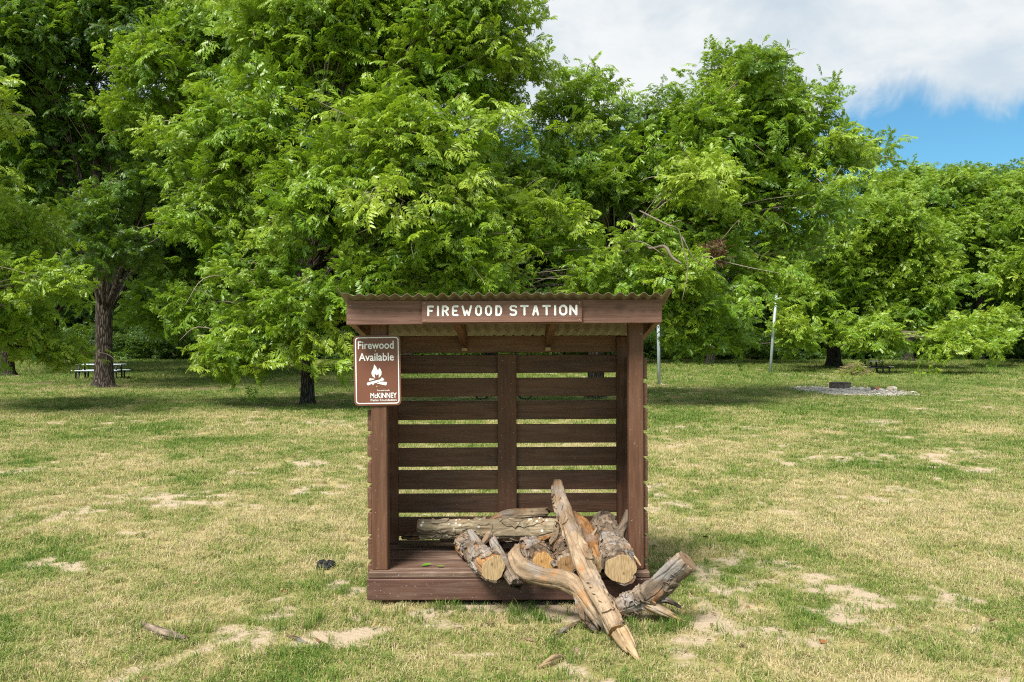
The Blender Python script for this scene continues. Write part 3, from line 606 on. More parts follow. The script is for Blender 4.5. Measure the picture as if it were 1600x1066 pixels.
# roof frame
def roof_z(Y): return 1.972 - .2 * (Y - 5.36)       # underside of the sheet
def rafter(x0, x1, y0, y1, drop, name):
    ym = 5.9
    v = []
    for x in (x0, x1):
        for yy, dz in ((y0, -drop), (y1, -drop * .72), (y1, -.016), (y0, -.016)): v.append((x - SX, yy - ym, roof_z(yy) + dz))
    me = mesh_from(name, v, [(0, 1, 2, 3), (7, 6, 5, 4), (0, 4, 5, 1), (1, 5, 6, 2), (2, 6, 7, 3), (3, 7, 4, 0)])
    return link(name, me, shed, WOOD[1])
rafter(-.369, -.324, 5.362, 6.29, .150, 'rafter'); rafter(.251, .296, 5.362, 6.29, .150, 'rafter')
rafter(-1.032, -.992, 5.362, 6.42, .150, 'rafter'); rafter(.912, .948, 5.362, 6.42, .150, 'rafter')
for x0, x1 in ((-.369, -.324), (.251, .296)):
    b = board('rafter_end', x0 + .002, x1 - .002, 6.256, 6.300, 1.640, 1.664, flat_mat('raw_pine', (.42, .30, .16), .8, .2), bev=.002)
fascia = board('fascia', -1.036, .953, 5.322, 5.358, 1.816, 1.968, WOOD_FASCIA, bev=.004)
def corrugated():
    v = []; f = []; n = 30 * 10; x0, x1 = -1.085, 1.006; ys = (5.235, 5.5, 5.8, 6.1, 6.47); th = .003
    for layer in (0, 1):
        for yy in ys:
            for i in range(n + 1):
                x = x0 + (x1 - x0) * i / n; a = .0095 * math.cos(2 * math.pi * (x - x0) / .0735) * (1 + .25 * math.sin(x * 5 + yy * 3))
                e = min(x - x0, x1 - x); curl = .042 * (1 - min(1, e / .085)) ** 1.5 * (1.0 if yy < 5.3 else .5)
                v.append((x - SX, yy - 5.9, roof_z(yy) + .0005 + a + curl + .004 * math.sin(x * 4.1 + 1) * (yy < 5.3) + layer * th))
    m = n + 1; K = len(ys) * m
    for q in range(len(ys) - 1):
        for i in range(n):
            a = q * m + i; f.append((a, a + m, a + m + 1, a + 1)); f.append((K + a, K + a + 1, K + a + m + 1, K + a + m))
    for i in range(n): f.append((i, i + 1, K + i + 1, K + i)); a = (len(ys) - 1) * m + i; f.append((a + 1, a, K + a, K + a + 1))
    for q in range(len(ys) - 1):
        a = q * m; f.append((a, K + a, K + a + m, a + m)); a += n; f.append((a, a + m, K + a + m, K + a))
    me = mesh_from('roof_sheet', v, f, False)
    M = Mat('tan_roofing_sheet', .55, .3); co = M.coord((1, 1, 1)); nn = M.noise(co, 6, 6, .65); n2 = M.noise(M.coord((30, 4, 4)), 1, 4)
    c = M.mix(M.ramp(nn, .35, .68), (.17, .14, .085), (.20, .185, .14)); c = M.mix(M.ramp(n2, .45, .75, 0, .6), c, (.13, .10, .06)); M.color(c); M.bump(nn, .15, .01)
    tr = M.N.new('ShaderNodeBsdfTranslucent'); tr.inputs[0].default_value = (.45, .38, .24, 1); ms = M.N.new('ShaderNodeMixShader'); ms.inputs[0].default_value = .25
    M.L(M.b.outputs[0], ms.inputs[1]); M.L(tr.outputs[0], ms.inputs[2]); M.L(ms.outputs[0], M.out.inputs[0])
    return link('roof_sheet', me, shed, M.m)
corrugated()
# name board with routed white letters
nb = board('name_board', (661 - 800) / F * 5.31, (911 - 800) / F * 5.31, 5.300, 5.3195, 1.826, 1.962, WOOD_FASCIA, bev=.002, jit=.0)
nbx = ((661 + 911) / 2 - 800) / F * 5.31; nbz = 1.894
STROKES = {'F': [[(0, 0), (0, 1), (1, 1)], [(0, .5), (.75, .5)]], 'I': [[(.5, 0), (.5, 1)]], 'R': [[(0, 0), (0, 1), (.6, 1), (1, .82), (1, .66), (.6, .48), (0, .48)], [(.5, .48), (1, 0)]],
           'E': [[(1, 1), (.2, 1), (0, .9), (0, .1), (.2, 0), (1, 0)], [(0, .5), (.75, .5)]], 'W': [[(0, 1), (.27, 0), (.5, .48), (.73, 0), (1, 1)]],
           'O': [[(.3, 0), (.7, 0), (1, .22), (1, .78), (.7, 1), (.3, 1), (0, .78), (0, .22), (.3, 0)]], 'D': [[(0, 0), (0, 1), (.65, 1), (1, .75), (1, .25), (.65, 0), (0, 0)]],
           'S': [[(1, .9), (.8, 1), (.2, 1), (0, .85), (0, .68), (.2, .54), (.8, .48), (1, .32), (1, .15), (.8, 0), (.2, 0), (0, .06)]], 'T': [[(0, 1), (1, 1)], [(.5, 1), (.5, 0)]],
           'A': [[(0, 0), (.38, .95), (.62, .95), (1, 0)], [(.2, .38), (.8, .38)]], 'N': [[(0, 0), (0, 1), (1, 0), (1, 1)]]}
def stroke_mesh(name, polys, w, depth=.0012):
    """flat rounded strokes in the x-z plane facing -Y"""
    v = []; f = []
    def quad(a, b, lay):
        d = (b - a).normalized(); s = Vector((-d.y, d.x)) * w / 2; q = len(v)
        for p in (a - s, b - s, b + s, a + s): v.append((p.x, -depth - lay, p.y))
        f.append((q, q + 1, q + 2, q + 3))
    def disc(a, lay):
        q = len(v)
        for k in range(10): v.append((a.x + math.cos(k * .6283) * w / 2, -depth - lay, a.y + math.sin(k * .6283) * w / 2))
        f.append(tuple(range(q, q + 10)))
    lay = 0
    for pl in polys:
        pl = [Vector(p) for p in pl]
        for i in range(len(pl) - 1): lay += 4e-5; quad(pl[i], pl[i + 1], lay)
        for p in pl: lay += 4e-5; disc(p, lay)
    return mesh_from(name, v, f)
lett = list(zip('FIREWOODSTATION', [(115, 178), (205, 225), (250, 315), (343, 405), (433, 530), (558, 622), (650, 715), (745, 808), (877, 947), (975, 1055), (1087, 1150), (1180, 1260), (1290, 1308), (1335, 1412), (1430, 1505)]))
for ch, (a, b) in lett:
    k = 5.3 / F; w = .0128; xa = (650 + a / 5.926 - 800) * k + w / 2; xb = (650 + b / 5.926 - 800) * k - w / 2
    zt = EYE - (460 + 100 / 5.926 - HOR) * k - w / 2 ; zb = EYE - (460 + 199 / 5.926 - HOR) * k + w / 2
    if ch == 'I': xm = (xa + xb) / 2; xa, xb = xm - .01, xm + .01
    pol = [[(xa + p[0] * (xb - xa) - nbx, zb + p[1] * (zt - zb) - nbz + srnd.uniform(-.0006, .0006)) for p in pl] for pl in STROKES[ch]]
    o = link('letter', stroke_mesh('letter', pol, w), nb, WHITE); o.location = (0, -.0098, 0)
def screw_mesh(r=.004):
    bm = bmesh.new(); bmesh.ops.create_cone(bm, cap_ends=True, segments=10, radius1=r, radius2=r * .6, depth=.003, matrix=Matrix.Rotation(math.radians(90), 4, 'X')); me = bpy.data.meshes.new('screw'); bm.to_mesh(me); bm.free(); me.materials.append(BRASS); return me
SCREW = screw_mesh()
for x in (-.487, .487):
    for z in (-.054, .054): o = link('screw', SCREW, nb); o.location = (x, -.0112, z)
for k, zt in enumerate(ZT[:8]):
    for x in (-.072, .006): o = link('screw', SCREW, shed); o.location = (x - SX + srnd.uniform(-.01, .01), 6.2612 - 5.9, zt - .07 + srnd.uniform(-.03, .03)); o.scale = (.75, 1, .75)

for k, zt in enumerate(ZT):
    for x in (-.80, .745, -.835, .80):
        o = link('nail', SCREW, shed); o.location = (x - SX, 6.3015 - 5.9, zt - .07 + srnd.uniform(-.03, .03)); o.scale = (.55, 1, .55)
for x in (-1.01, .93):
    for z in (1.85, 1.93): o = link('nail', SCREW, shed); o.location = (x - SX, 5.3205 - 5.9, z + srnd.uniform(-.01, .01)); o.scale = (.7, 1, .7)
# ------------------------------------------------------------------ metal sign
def text_mesh(txt, size, width, offset=0.0):
    c = bpy.data.curves.new('text', 'FONT'); c.body = txt; c.size = size; c.align_x = 'CENTER'; c.align_y = 'CENTER'; c.offset = offset; c.resolution_u = 3
    o = bpy.data.objects.new('text', c); COL.objects.link(o); bpy.context.view_layer.update()
    me = bpy.data.meshes.new_from_object(o.evaluated_get(bpy.context.evaluated_depsgraph_get())); bpy.data.objects.remove(o)
    xs = [v.co.x for v in me.vertices]; zs = [v.co.y for v in me.vertices]; mx = (max(xs) + min(xs)) / 2; mz = (max(zs) + min(zs)) / 2; s = width / (max(xs) - min(xs)); h = size / (max(zs) - min(zs))
    for v in me.vertices: v.co = Vector(((v.co.x - mx) * s, 0, (v.co.y - mz) * h))
    me.materials.clear(); return me
def round_rect(w, h, r, n=6):
    p = []
    for cx, cz, a0 in ((w / 2 - r, h / 2 - r, 0), (-w / 2 + r, h / 2 - r, 90), (-w / 2 + r, -h / 2 + r, 180), (w / 2 - r, -h / 2 + r, 270)):
        for k in range(n + 1): a = math.radians(a0 + 90 * k / n); p.append((cx + r * math.cos(a), cz + r * math.sin(a)))
    return p
def poly_mesh(name, polys, y):
    v = []; f = []
    for p in polys:
        q = len(v); v += [(a, y, b) for a, b in p]; f.append(tuple(range(q, q + len(p))))
    return mesh_from(name, v, f)
def make_sign():
    Y = 5.488; k = Y / F; loc = at(589.5, 579, Y)
    root = empty('firewood_sign', loc, (0, math.radians(-.9), 0)); tag(root, 'brown metal firewood available sign with campfire symbol on the left post', 'sign')
    W, H = .305, .455; pts = round_rect(W, H, .028); n = len(pts)
    v = [(a, 0, b) for a, b in pts] + [(a, .003, b) for a, b in pts]
    f = [tuple(range(n))[::-1], tuple(range(n, 2 * n))] + [(i, (i + 1) % n, n + (i + 1) % n, n + i) for i in range(n)]
    link('sign_plate', mesh_from('sign_plate', v, f), root, SIGN_BROWN)
    o_, i_ = round_rect(W - .022, H - .022, .022), round_rect(W - .035, H - .035, .016)
    v = [(a, -.0006, b) for a, b in o_] + [(a, -.0006, b) for a, b in i_]; link('border', mesh_from('border', v, [(i, (i + 1) % n, n + (i + 1) % n, n + i) for i in range(n)]), root, WHITE)
    # sign picture coordinates: zoomed 738 x 1066 crop, 8.2 px per photo px
    def sc(zx, zy): return ((545 + zx / 8.2 - 589.5) * k, -(515 + zy / 8.2 - 579) * k)
    for txt, x0, x1, y0, y1, off in (('Firewood', 122, 580, 148, 250, .012), ('Available', 130, 580, 300, 402, .012), ('McKINNEY', 273, 610, 812, 880, .016), ('Parks Foundation', 275, 606, 890, 918, .008), ('Proceeds benefit', 360, 520, 770, 790, .008)):
        (a, t), (b, u) = sc(x0, y0), sc(x1, y1)
        me = text_mesh(txt, 1.0, b - a, off)
        zs = [q.co.z for q in me.vertices]; hh = max(zs) - min(zs)
        for q in me.vertices: q.co.z *= (t - u) / hh
        o = link('lettering', me, root, WHITE); o.location = ((a + b) / 2, -.0009, (t + u) / 2)
        if max(p.normal.y for p in me.polygons) > .5: me.flip_normals()
    P = lambda L: [sc(*p) for p in L]
    flame = P([(325, 445), (352, 478), (362, 505), (372, 520), (384, 512), (386, 490), (405, 508), (420, 540), (418, 575), (404, 600), (380, 622), (384, 600), (382, 570), (356, 588), (331, 562), (330, 595), (338, 622), (306, 602), (292, 575), (291, 545), (304, 518), (318, 490)])
    link('flame_symbol', poly_mesh('flame_symbol', [flame], -.0009), root, WHITE)
    logs = [P([(232, 680), (400, 640), (425, 612), (432, 628), (450, 632), (452, 650), (350, 682), (322, 690), (306, 716), (298, 692), (245, 716), (228, 700)]), P([(352, 690), (420, 668), (485, 675), (487, 700), (470, 718), (420, 706)]), P([(265, 625), (335, 632), (305, 645), (262, 655), (258, 640)])]
    link('log_symbol', poly_mesh('log_symbol', logs, -.0011), root, WHITE)
    for zx, zy in ((345, 273), (357, 733)):
        a, b = sc(zx, zy); o = link('bolt', SCREW, root); o.location = (a, -.002, b); o.scale = (1.4, 1.2, 1.4)
make_sign()

# ------------------------------------------------------------------ firewood
def log_mat(name, a, b, spots=None, spot_amt=0.0, orange=0.0, grey=0.0, ridge=1.0, patch=.55):
    M = Mat(name, .88, .15)
    at_ = M.attr('along'); co = at_.outputs['Vector']
    mp = M.N.new('ShaderNodeMapping'); mp.inputs['Scale'].default_value = (14, 14, 2.2); M.L(co, mp.inputs[0]); v = mp.outputs[0]
    n = M.noise(v, 2.6, 7, .68, .6); n2 = M.noise(co, 7, 5, .6); n3 = M.noise(co, 30, 4, .7); vo = M.voro(v, 1.3, 'DISTANCE_TO_EDGE')
    c = M.mix(M.ramp(n, .3, .7), a, b)
    c = M.mix(M.ramp(vo, 0, .06, .6 * ridge, 0), c, tuple(x * .25 for x in a))
    c = M.mix(M.ramp(n3, .3, .5, .45, 0), c, tuple(x * .4 for x in a))
    c = M.mix(M.ramp(M.noise(co, 3.1, 6, .65), .46, .56, 0, patch), c, tuple(x * .55 for x in a))
    if orange: c = M.mix(M.ramp(n2, .56, .66, 0, orange), c, (.36, .17, .062))
    if grey: c = M.mix(M.ramp(M.noise(co, 4.2, 5, .6), .52, .62, 0, grey), c, (.32, .32, .32))
    if spots: c = M.mix(M.math('MULTIPLY', M.ramp(M.voro(co, 30), .22, .30, 1, 0), M.ramp(n2, .46, .58, 0, spot_amt)), c, spots)
    M.color(c); M.bump(M.math('ADD', M.math('ADD', n, M.math('MULTIPLY', n3, .5)), M.math('MULTIPLY', M.ramp(vo, 0, .12), ridge)), .85, .012); return M.m
LM = {'tan': log_mat('tan_bark', (.26, .175, .105), (.43, .32, .21), None, 0, .55, .25, .35), 'lichen': log_mat('lichen_bark', (.22, .165, .10), (.42, .345, .225), (.72, .70, .62), 1.0, .3, .1, .6),
      'dark': log_mat('dark_bark_log', (.085, .056, .036), (.235, .165, .105), None, 0, .5, .4), 'grey': log_mat('grey_bark_log', (.155, .115, .082), (.36, .28, .205), None, 0, .5, .4, .6),
      'orange': log_mat('rotten_orange_wood', (.20, .095, .035), (.45, .235, .095), None, 0, .5, .25, .4), 'raw': log_mat('split_raw_wood', (.30, .20, .105), (.53, .39, .225), None, 0, .35, .3, .5), 'black': log_mat('charred', (.008, .008, .008), (.05, .05, .05))}
def cut_mat(name, c1, c2, core):
    M = Mat(name, .85, .15); co = M.coord((1, 1, 1)); oi = M.N.new('ShaderNodeObjectInfo'); cv = M.N.new('ShaderNodeCombineXYZ'); M.L(M.math('MULTIPLY', M.math('SUBTRACT', oi.outputs['Random'], .5), .06), cv.inputs[0]); M.L(M.math('MULTIPLY', M.math('SUBTRACT', M.math('FRACT', M.math('MULTIPLY', oi.outputs['Random'], 7.3), 0), .5), .05), cv.inputs[1]); ad = M.N.new('ShaderNodeVectorMath'); M.L(co, ad.inputs[0]); M.L(cv.outputs[0], ad.inputs[1]); co = ad.outputs[0]; ln = M.N.new('ShaderNodeVectorMath'); ln.operation = 'LENGTH'; M.L(co, ln.inputs[0]); r = ln.outputs['Value']
    d = M.math('ADD', r, M.math('MULTIPLY', M.noise(co, 14, 3), .02)); ring = M.N.new('ShaderNodeMath'); ring.operation = 'SINE'; M.L(M.math('MULTIPLY', d, 900.0), ring.inputs[0])
    sw = M.noise(M.coord((18, 160, 40)), 1.0, 4, .6); n = M.noise(co, 16, 4)
    gr = M.N.new('ShaderNodeTexGradient'); gr.gradient_type = 'RADIAL'; M.L(co, gr.inputs[0]); cb = M.N.new('ShaderNodeCombineXYZ'); M.L(M.math('MULTIPLY', gr.outputs['Fac'], 16.0), cb.inputs[0]); M.L(M.math('MULTIPLY', r, 9.0), cb.inputs[1]); M.L(oi.outputs['Random'], cb.inputs[2]); rc = M.noise(cb.outputs[0], 1.0, 2); c = M.mix(M.ramp(ring.outputs[0], -1, 1, 0, .5), c1, c2); c = M.mix(M.ramp(sw, .42, .62, 0, .8), c, tuple(x * .62 for x in c1)); c = M.mix(M.ramp(n, .55, .72, 0, .65), c, core)
    c = M.mix(M.ramp(M.math('ADD', r, M.math('MULTIPLY', M.noise(co, 90, 3), .03)), .018, .032, .7, 0), c, tuple(x * .35 for x in core)); c = M.mix(M.math('MULTIPLY', M.ramp(rc, .66, .70), M.ramp(r, .05, .01, .3, 1)), c, tuple(x * .2 for x in c1)); M.color(c); M.bump(sw, .6, .006); return M.m
CUT = {'pale': cut_mat('pale_sawn_end', (.47, .325, .17), (.60, .44, .25), (.34, .20, .085)), 'orange': cut_mat('orange_sawn_end', (.55, .31, .11), (.68, .43, .18), (.40, .17, .045)), 'brown': cut_mat('brown_sawn_end', (.33, .19, .085), (.45, .28, .13), (.22, .11, .045)), 'old': cut_mat('old_sawn_end', (.22, .14, .085), (.32, .21, .13), (.12, .07, .04))}
def log(label, paths, mat, ends=(), group='firewood in the shed', name='log', seed=0, sides=28, rough=.11, cat='firewood', ragged=(), path_mats=(), plates=None):
    """paths: lists of (px, py, Y, radius m). ends: (path number, 0 start / -1 end, cut material, tilt towards the camera)"""
    rnd = random.Random(seed); v = []; f = []; al = []; fm = []; caps = []; org = at(*paths[0][0][:3])
    for pi, path in enumerate(paths):
        pp = catmull([(*at(*p[:3]), p[3]) for p in path], 12 if len(path) > 2 else 16); ph = [rnd.uniform(0, 6.28) for _ in range(4)]; base = len(v); up = None; m = len(pp); run = 0; n = sides if pi == 0 else 16
        for i, p in enumerate(pp):
            c = Vector(p[:3]); t = (Vector(pp[min(i + 1, m - 1)][:3]) - Vector(pp[max(i - 1, 0)][:3])).normalized()
            if up is None: up = Vector((0, 0, 1)) if abs(t.z) < .9 else Vector((1, 0, 0))
            a = (up - t * up.dot(t)).normalized(); up = a; b = t.cross(a)
            if i: run += (c - Vector(pp[i - 1][:3])).length
            for k in range(n):
                an = 6.28318 * k / n
                w = 1 + rough * (.7 * math.sin(2 * an + ph[0] + run * 2) + .45 * math.sin(3 * an + ph[1] - run * 5) + .35 * math.sin(5 * an + ph[2] + run * 9)) + rough * .8 * math.sin(run * 22 + ph[3]) * .4 + rough * rnd.uniform(-.35, .35)
                w += rough * 2.4 * (float(fbm(math.cos(an) * 2.6 + seed * 3.1, run * 9 + math.sin(an) * 2.6, 7, 3)) - .5) - rough * 1.1 * max(0, float(vnoise(math.cos(an) * 7 + 9, math.sin(an) * 7 + run * 2.2, 3)) - .62) * 2.5
                q = c + (a * math.cos(an) + b * math.sin(an)) * p[3] * w
                if (pi, 0) in ragged and i == 0: q += t * rnd.uniform(-.9, .3) * p[3]
                if (pi, -1) in ragged and i == m - 1: q += t * rnd.uniform(-.3, 1.3) * p[3]
                v.append(q - org); al.append((math.cos(an) * p[3] + pi, math.sin(an) * p[3] + seed * .37, run + seed))
        for i in range(m - 1):
            for k in range(n): q = base + i * n; f.append((q + k, q + (k + 1) % n, q + n + (k + 1) % n, q + n + k))
        f.append(tuple(base + k for k in range(n))[::-1]); f.append(tuple(base + (m - 1) * n + k for k in range(n)))
        fm += [pi] * ((m - 1) * n + 2)
        if pi == 0: N0 = m
        for e in ends:
            if e[0] == pi:
                i0 = base if e[1] == 0 else base + (m - 1) * n; t = (Vector(pp[1][:3]) - Vector(pp[0][:3])).normalized() * -1 if e[1] == 0 else (Vector(pp[-1][:3]) - Vector(pp[-2][:3])).normalized()
                caps.append((i0, n, t, e[2]))
    me = mesh_from(name, v, f, True); pm = [mat] + list(path_mats); me.materials.clear(); [me.materials.append(LM[q]) for q in pm]; me.polygons.foreach_set('material_index', [min(q, len(pm) - 1) if path_mats else 0 for q in fm]); a = me.attributes.new('along', 'FLOAT_VECTOR', 'POINT'); a.data.foreach_set('vector', np.array(al, np.float32).ravel())
    o = link(name, me, None, LM[mat]); o.location = org; tag(o, label, cat, group)
    if plates:
        pm_, cnt = plates; V2 = []; F2 = []; A2 = []; n = sides; m = N0
        for _ in range(cnt):
            di = rnd.randint(2, max(3, m // 4)); dk = rnd.randint(2, 6); i0_ = rnd.randint(0, max(0, m - 1 - di)); k0 = rnd.randrange(n); off = rnd.uniform(.004, .010); b0 = len(V2)
            for ii in range(di + 1):
                ctr = sum((v[(i0_ + ii) * n + q] for q in range(n)), Vector()) / n; sh = rnd.choice((-1, 0, 0, 1))
                for kk in range(dk + 1):
                    q = v[(i0_ + ii) * n + (k0 + kk + (sh if kk in (0, dk) else 0)) % n]; u = (q - ctr).normalized(); edge_ = ii in (0, di) or kk in (0, dk)
                    nx_ = v[(min(m - 1, i0_ + ii + 1)) * n + (k0 + kk) % n]; V2.append(q + u * (off * rnd.uniform(.8, 1.3) + (rnd.uniform(0, .008) if edge_ else 0)) + ((nx_ - q) * rnd.uniform(-.4, .5) if ii in (0, di) else Vector())); A2.append(al[(i0_ + ii) * n + (k0 + kk) % n])
            W_ = dk + 1; K_ = (di + 1) * W_
            for t_ in range(K_): 
                ii = t_ // W_; ctr = sum((v[(i0_ + ii) * n + q] for q in range(n)), Vector()) / n; q = V2[b0 + t_]; V2.append(q - (q - ctr).normalized() * (off + .012)); A2.append(A2[b0 + t_])
            for ii in range(di):
                for kk in range(dk): a_ = b0 + ii * W_ + kk; F2.append((a_, a_ + 1, a_ + W_ + 1, a_ + W_))
                for a_ in (b0 + ii * W_, b0 + ii * W_ + dk): F2.append((a_, a_ + W_, a_ + W_ + K_, a_ + K_))
            for kk in range(dk):
                for a_ in (b0 + kk, b0 + di * W_ + kk): F2.append((a_, a_ + 1, a_ + 1 + K_, a_ + K_))
        mp_ = mesh_from('bark_plates', V2, F2, False); a2 = mp_.attributes.new('along', 'FLOAT_VECTOR', 'POINT'); a2.data.foreach_set('vector', np.array(A2, np.float32).ravel()); po = link('bark_plates', mp_, o, LM[pm_]); tag(po, kind='stuff')
    for i0, n, t, cm in caps:
        ring = [v[i0 + k] for k in range(n)]; c = sum(ring, Vector()) / n
        z = t; x = (ring[0] - c).normalized(); x = (x - z * x.dot(z)).normalized(); y_ = z.cross(x); Mx = Matrix((x, y_, z)).transposed(); inv = Mx.transposed()
        pv = [Vector((0, 0, .004))] ; 
        for s in (.55, .97): pv += [inv @ ((q - c) * s) + Vector((0, 0, .004 if s < .9 else .0035)) for q in ring]
        pv += [inv @ ((q - c) * .985) - Vector((0, 0, .004)) for q in ring]
        pf = [(0, 1 + k, 1 + (k + 1) % n) for k in range(n)]
        for s in range(2): pf += [(1 + s * n + k, 1 + (s + 1) * n + k, 1 + (s + 1) * n + (k + 1) % n, 1 + s * n + (k + 1) % n) for k in range(n)]
        ce = link('cut_end', mesh_from('cut_end', pv, pf), o, CUT[cm]); ce.matrix_local = Matrix.Translation(c) @ Mx.to_4x4()
    return o
log('long straight log with white lichen spots lying along the back of the deck', [[(655, 824, 6.02, .058), (720, 826, 5.98, .062), (800, 829, 5.93, .068), (885, 826, 5.88, .066)], [(765, 836, 5.87, .03), (757, 846, 5.80, .02), (753, 852, 5.77, .010)]], 'lichen', [(0, 0, 'brown')], plates=('lichen', 26), path_mats=['tan'], seed=1, ragged=[(1, -1)])
log('dark rotten bark piece under the left end of the lichen log', [[(630, 839, 6.10, .018), (655, 836, 6.08, .034), (700, 833, 6.05, .028), (740, 832, 6.02, .015)]], 'dark', seed=2, ragged=[(0, 0)], rough=.18)
log('bent smooth tan branch lying on top at the back slats', [[(762, 816, 6.14, .018), (790, 806, 6.14, .036), (820, 803, 6.13, .038), (850, 801, 6.10, .032)]], 'tan', seed=3, ragged=[(0, -1)])
log('short grey barked log with pale sawn end at left of the pile', [[(722, 850, 5.93, .062), (742, 865, 5.66, .072), (771, 888, 5.24, .080)], [(752, 862, 5.62, .045), (742, 844, 5.72, .035), (735, 832, 5.78, .022)]], 'orange', [(0, -1, 'pale'), (0, 0, 'orange')], rough=.08, plates=('grey', 34), path_mats=['grey'], seed=4, ragged=[(1, -1)])
log('thin grey branch end poking over the deck edge beside the short log', [[(768, 840, 5.90, .022), (780, 866, 5.62, .034), (797, 893, 5.32, .045), (805, 910, 5.18, .040)]], 'grey', [], seed=5, ragged=[(0, -1)], rough=.14)
log('split log with bright orange sawn end framed by loose bark', [[(822, 846, 5.95, .058), (838, 862, 5.66, .068), (850, 881, 5.35, .074)]], 'dark', [(0, -1, 'orange')], seed=6, plates=('grey', 26))
log('grey log with brown sawn end beside the orange one', [[(876, 842, 5.98, .055), (880, 862, 5.66, .062), (885, 884, 5.33, .066)]], 'grey', [(0, -1, 'brown')], seed=7, plates=('dark', 14))
log('orange streaked log half hidden behind the tall leaning branch', [[(893, 808, 6.05, .055), (912, 830, 5.88, .070), (922, 858, 5.62, .062), (929, 884, 5.33, .058)], [(915, 835, 5.83, .04), (900, 860, 5.74, .03), (896, 880, 5.6, .02)]], 'orange', [(0, -1, 'pale')], seed=8, rough=.14)
log('thickest log with large pale sawn end and upright spur at the right post', [[(943, 816, 6.12, .086), (947, 840, 5.82, .094), (960, 866, 5.48, .096), (970, 889, 5.18, .092)], [(960, 858, 5.62, .045), (968, 836, 5.64, .034), (976, 816, 5.67, .026), (982, 798, 5.70, .020)]], 'dark', [(0, -1, 'pale')], seed=9, rough=.075, plates=('grey', 40), path_mats=['grey'])
log('long leaning branch reaching from the back slats down to the grass with splintered tip', [[(872, 757, 5.98, .034), (877, 782, 5.80, .046), (889, 818, 5.55, .050), (904, 860, 5.26, .055), (922, 902, 5.02, .058), (942, 942, 4.86, .055), (963, 986, 4.70, .052)], [(966, 984, 4.70, .026), (978, 1006, 4.61, .020), (990, 1024, 4.53, .010), (997, 1033, 4.49, .003)], [(972, 984, 4.70, .024), (986, 1010, 4.58, .020), (998, 1031, 4.50, .011), (1007, 1044, 4.44, .003)], [(960, 990, 4.68, .020), (972, 1008, 4.60, .014), (980, 1020, 4.55, .003)], [(976, 980, 4.71, .016), (986, 998, 4.64, .012), (994, 1012, 4.59, .002)]], 'tan', [(0, -1, 'brown')], path_mats=['raw'], plates=('tan', 22), seed=10, ragged=[(0, 0), (1, -1)])
log('hooked tan branch curving across the front of the deck to the ground', [[(809, 855, 5.40, .024), (805, 870, 5.33, .046), (815, 888, 5.24, .056), (845, 900, 5.17, .052), (880, 906, 5.11, .054), (905, 922, 5.03, .052), (925, 950, 4.93, .046), (938, 972, 4.90, .034)]], 'tan', seed=11, ragged=[(0, 0), (0, -1)])
log('forked stump with old sawn top leaning on the grass right of the shed', [[(1074, 876, 5.02, .060), (1050, 896, 5.06, .064), (1022, 922, 5.10, .068), (996, 938, 5.14, .066), (966, 950, 5.16, .058), (948, 958, 5.14, .040)], [(1002, 938, 5.12, .045), (1026, 950, 5.08, .030), (1046, 958, 5.08, .016), (1060, 963, 5.08, .003)], [(1008, 942, 5.10, .036), (1032, 955, 5.05, .022), (1054, 965, 5.05, .012), (1072, 971, 5.04, .003)], [(1006, 936, 5.13, .026), (1030, 945, 5.1, .014), (1048, 955, 5.1, .003)]], 'grey', [(0, 0, 'old')], path_mats=['raw'], plates=('grey', 22), seed=12, ragged=[(0, -1), (1, -1)], rough=.13)
def bark_strip(label, path, w, mat, seed, name='bark_strip', group='loose bark and chips', curl=.5, cat='bark'):
    rnd = random.Random(seed); pp = catmull([at(*p) for p in path], 6); v = []; f = []; al = []; n = 5; org = Vector(pp[0]); m = len(pp)
    for lay in (0, 1):
        for i, p in enumerate(pp):
            t = (Vector(pp[min(i + 1, m - 1)]) - Vector(pp[max(i - 1, 0)])).normalized(); s = t.cross(Vector((0, -.75, .65))).normalized(); u = s.cross(t); ww = w * (.35 + .65 * math.sin(math.pi * (i + .7) / (m + .6))) * rnd.uniform(.8, 1.15) if lay == 0 else wl[i]
            if lay == 0: wl = (wl if i else []) + [ww]
            for k in range(n): x = k / (n - 1) * 2 - 1; q = Vector(p) - org + s * x * ww - u * (curl * ww * x * x + lay * .006); v.append(q); al.append((x * ww + seed, lay * .1, i * .04 + seed))
    K = m * n
    for i in range(m - 1):
        for k in range(n - 1): a = i * n + k; f.append((a, a + 1, a + n + 1, a + n)); f.append((K + a, K + a + n, K + a + n + 1, K + a + 1))
        for a in (i * n, i * n + n - 1): f.append((a, a + n, K + a + n, K + a))
    for k in range(n - 1): f.append((k, K + k, K + k + 1, k + 1)); a = (m - 1) * n + k; f.append((a, a + 1, K + a + 1, K + a))
    me = mesh_from(name, v, f, False); a = me.attributes.new('along', 'FLOAT_VECTOR', 'POINT'); a.data.foreach_set('vector', np.array(al, np.float32).ravel()); o = link(name, me, None, LM[mat]); o.location = org; tag(o, label, cat, group); return o
bark_strip('reddish bark strip slanting up behind the hooked branch tip', [(812, 856, 5.66), (838, 844, 5.75), (868, 834, 5.84)], .018, 'orange', 21)
bark_strip('curled brown bark strip arching over the orange sawn end', [(836, 846, 5.62), (856, 862, 5.44), (868, 884, 5.30)], .024, 'dark', 22)
bark_strip('dark bark strip hanging from hooked branch to ground', [(898, 924, 5.02), (908, 948, 4.94), (920, 972, 4.91), (938, 985, 4.92)], .030, 'dark', 23)
bark_strip('bark flap peeling off the leaning branch above the grass', [(950, 934, 4.84), (960, 950, 4.80), (968, 966, 4.80)], .028, 'dark', 24)
bark_strip('grey bark curl inside the pile behind the hook', [(815, 858, 5.6), (824, 868, 5.55), (828, 884, 5.5)], .016, 'grey', 25)
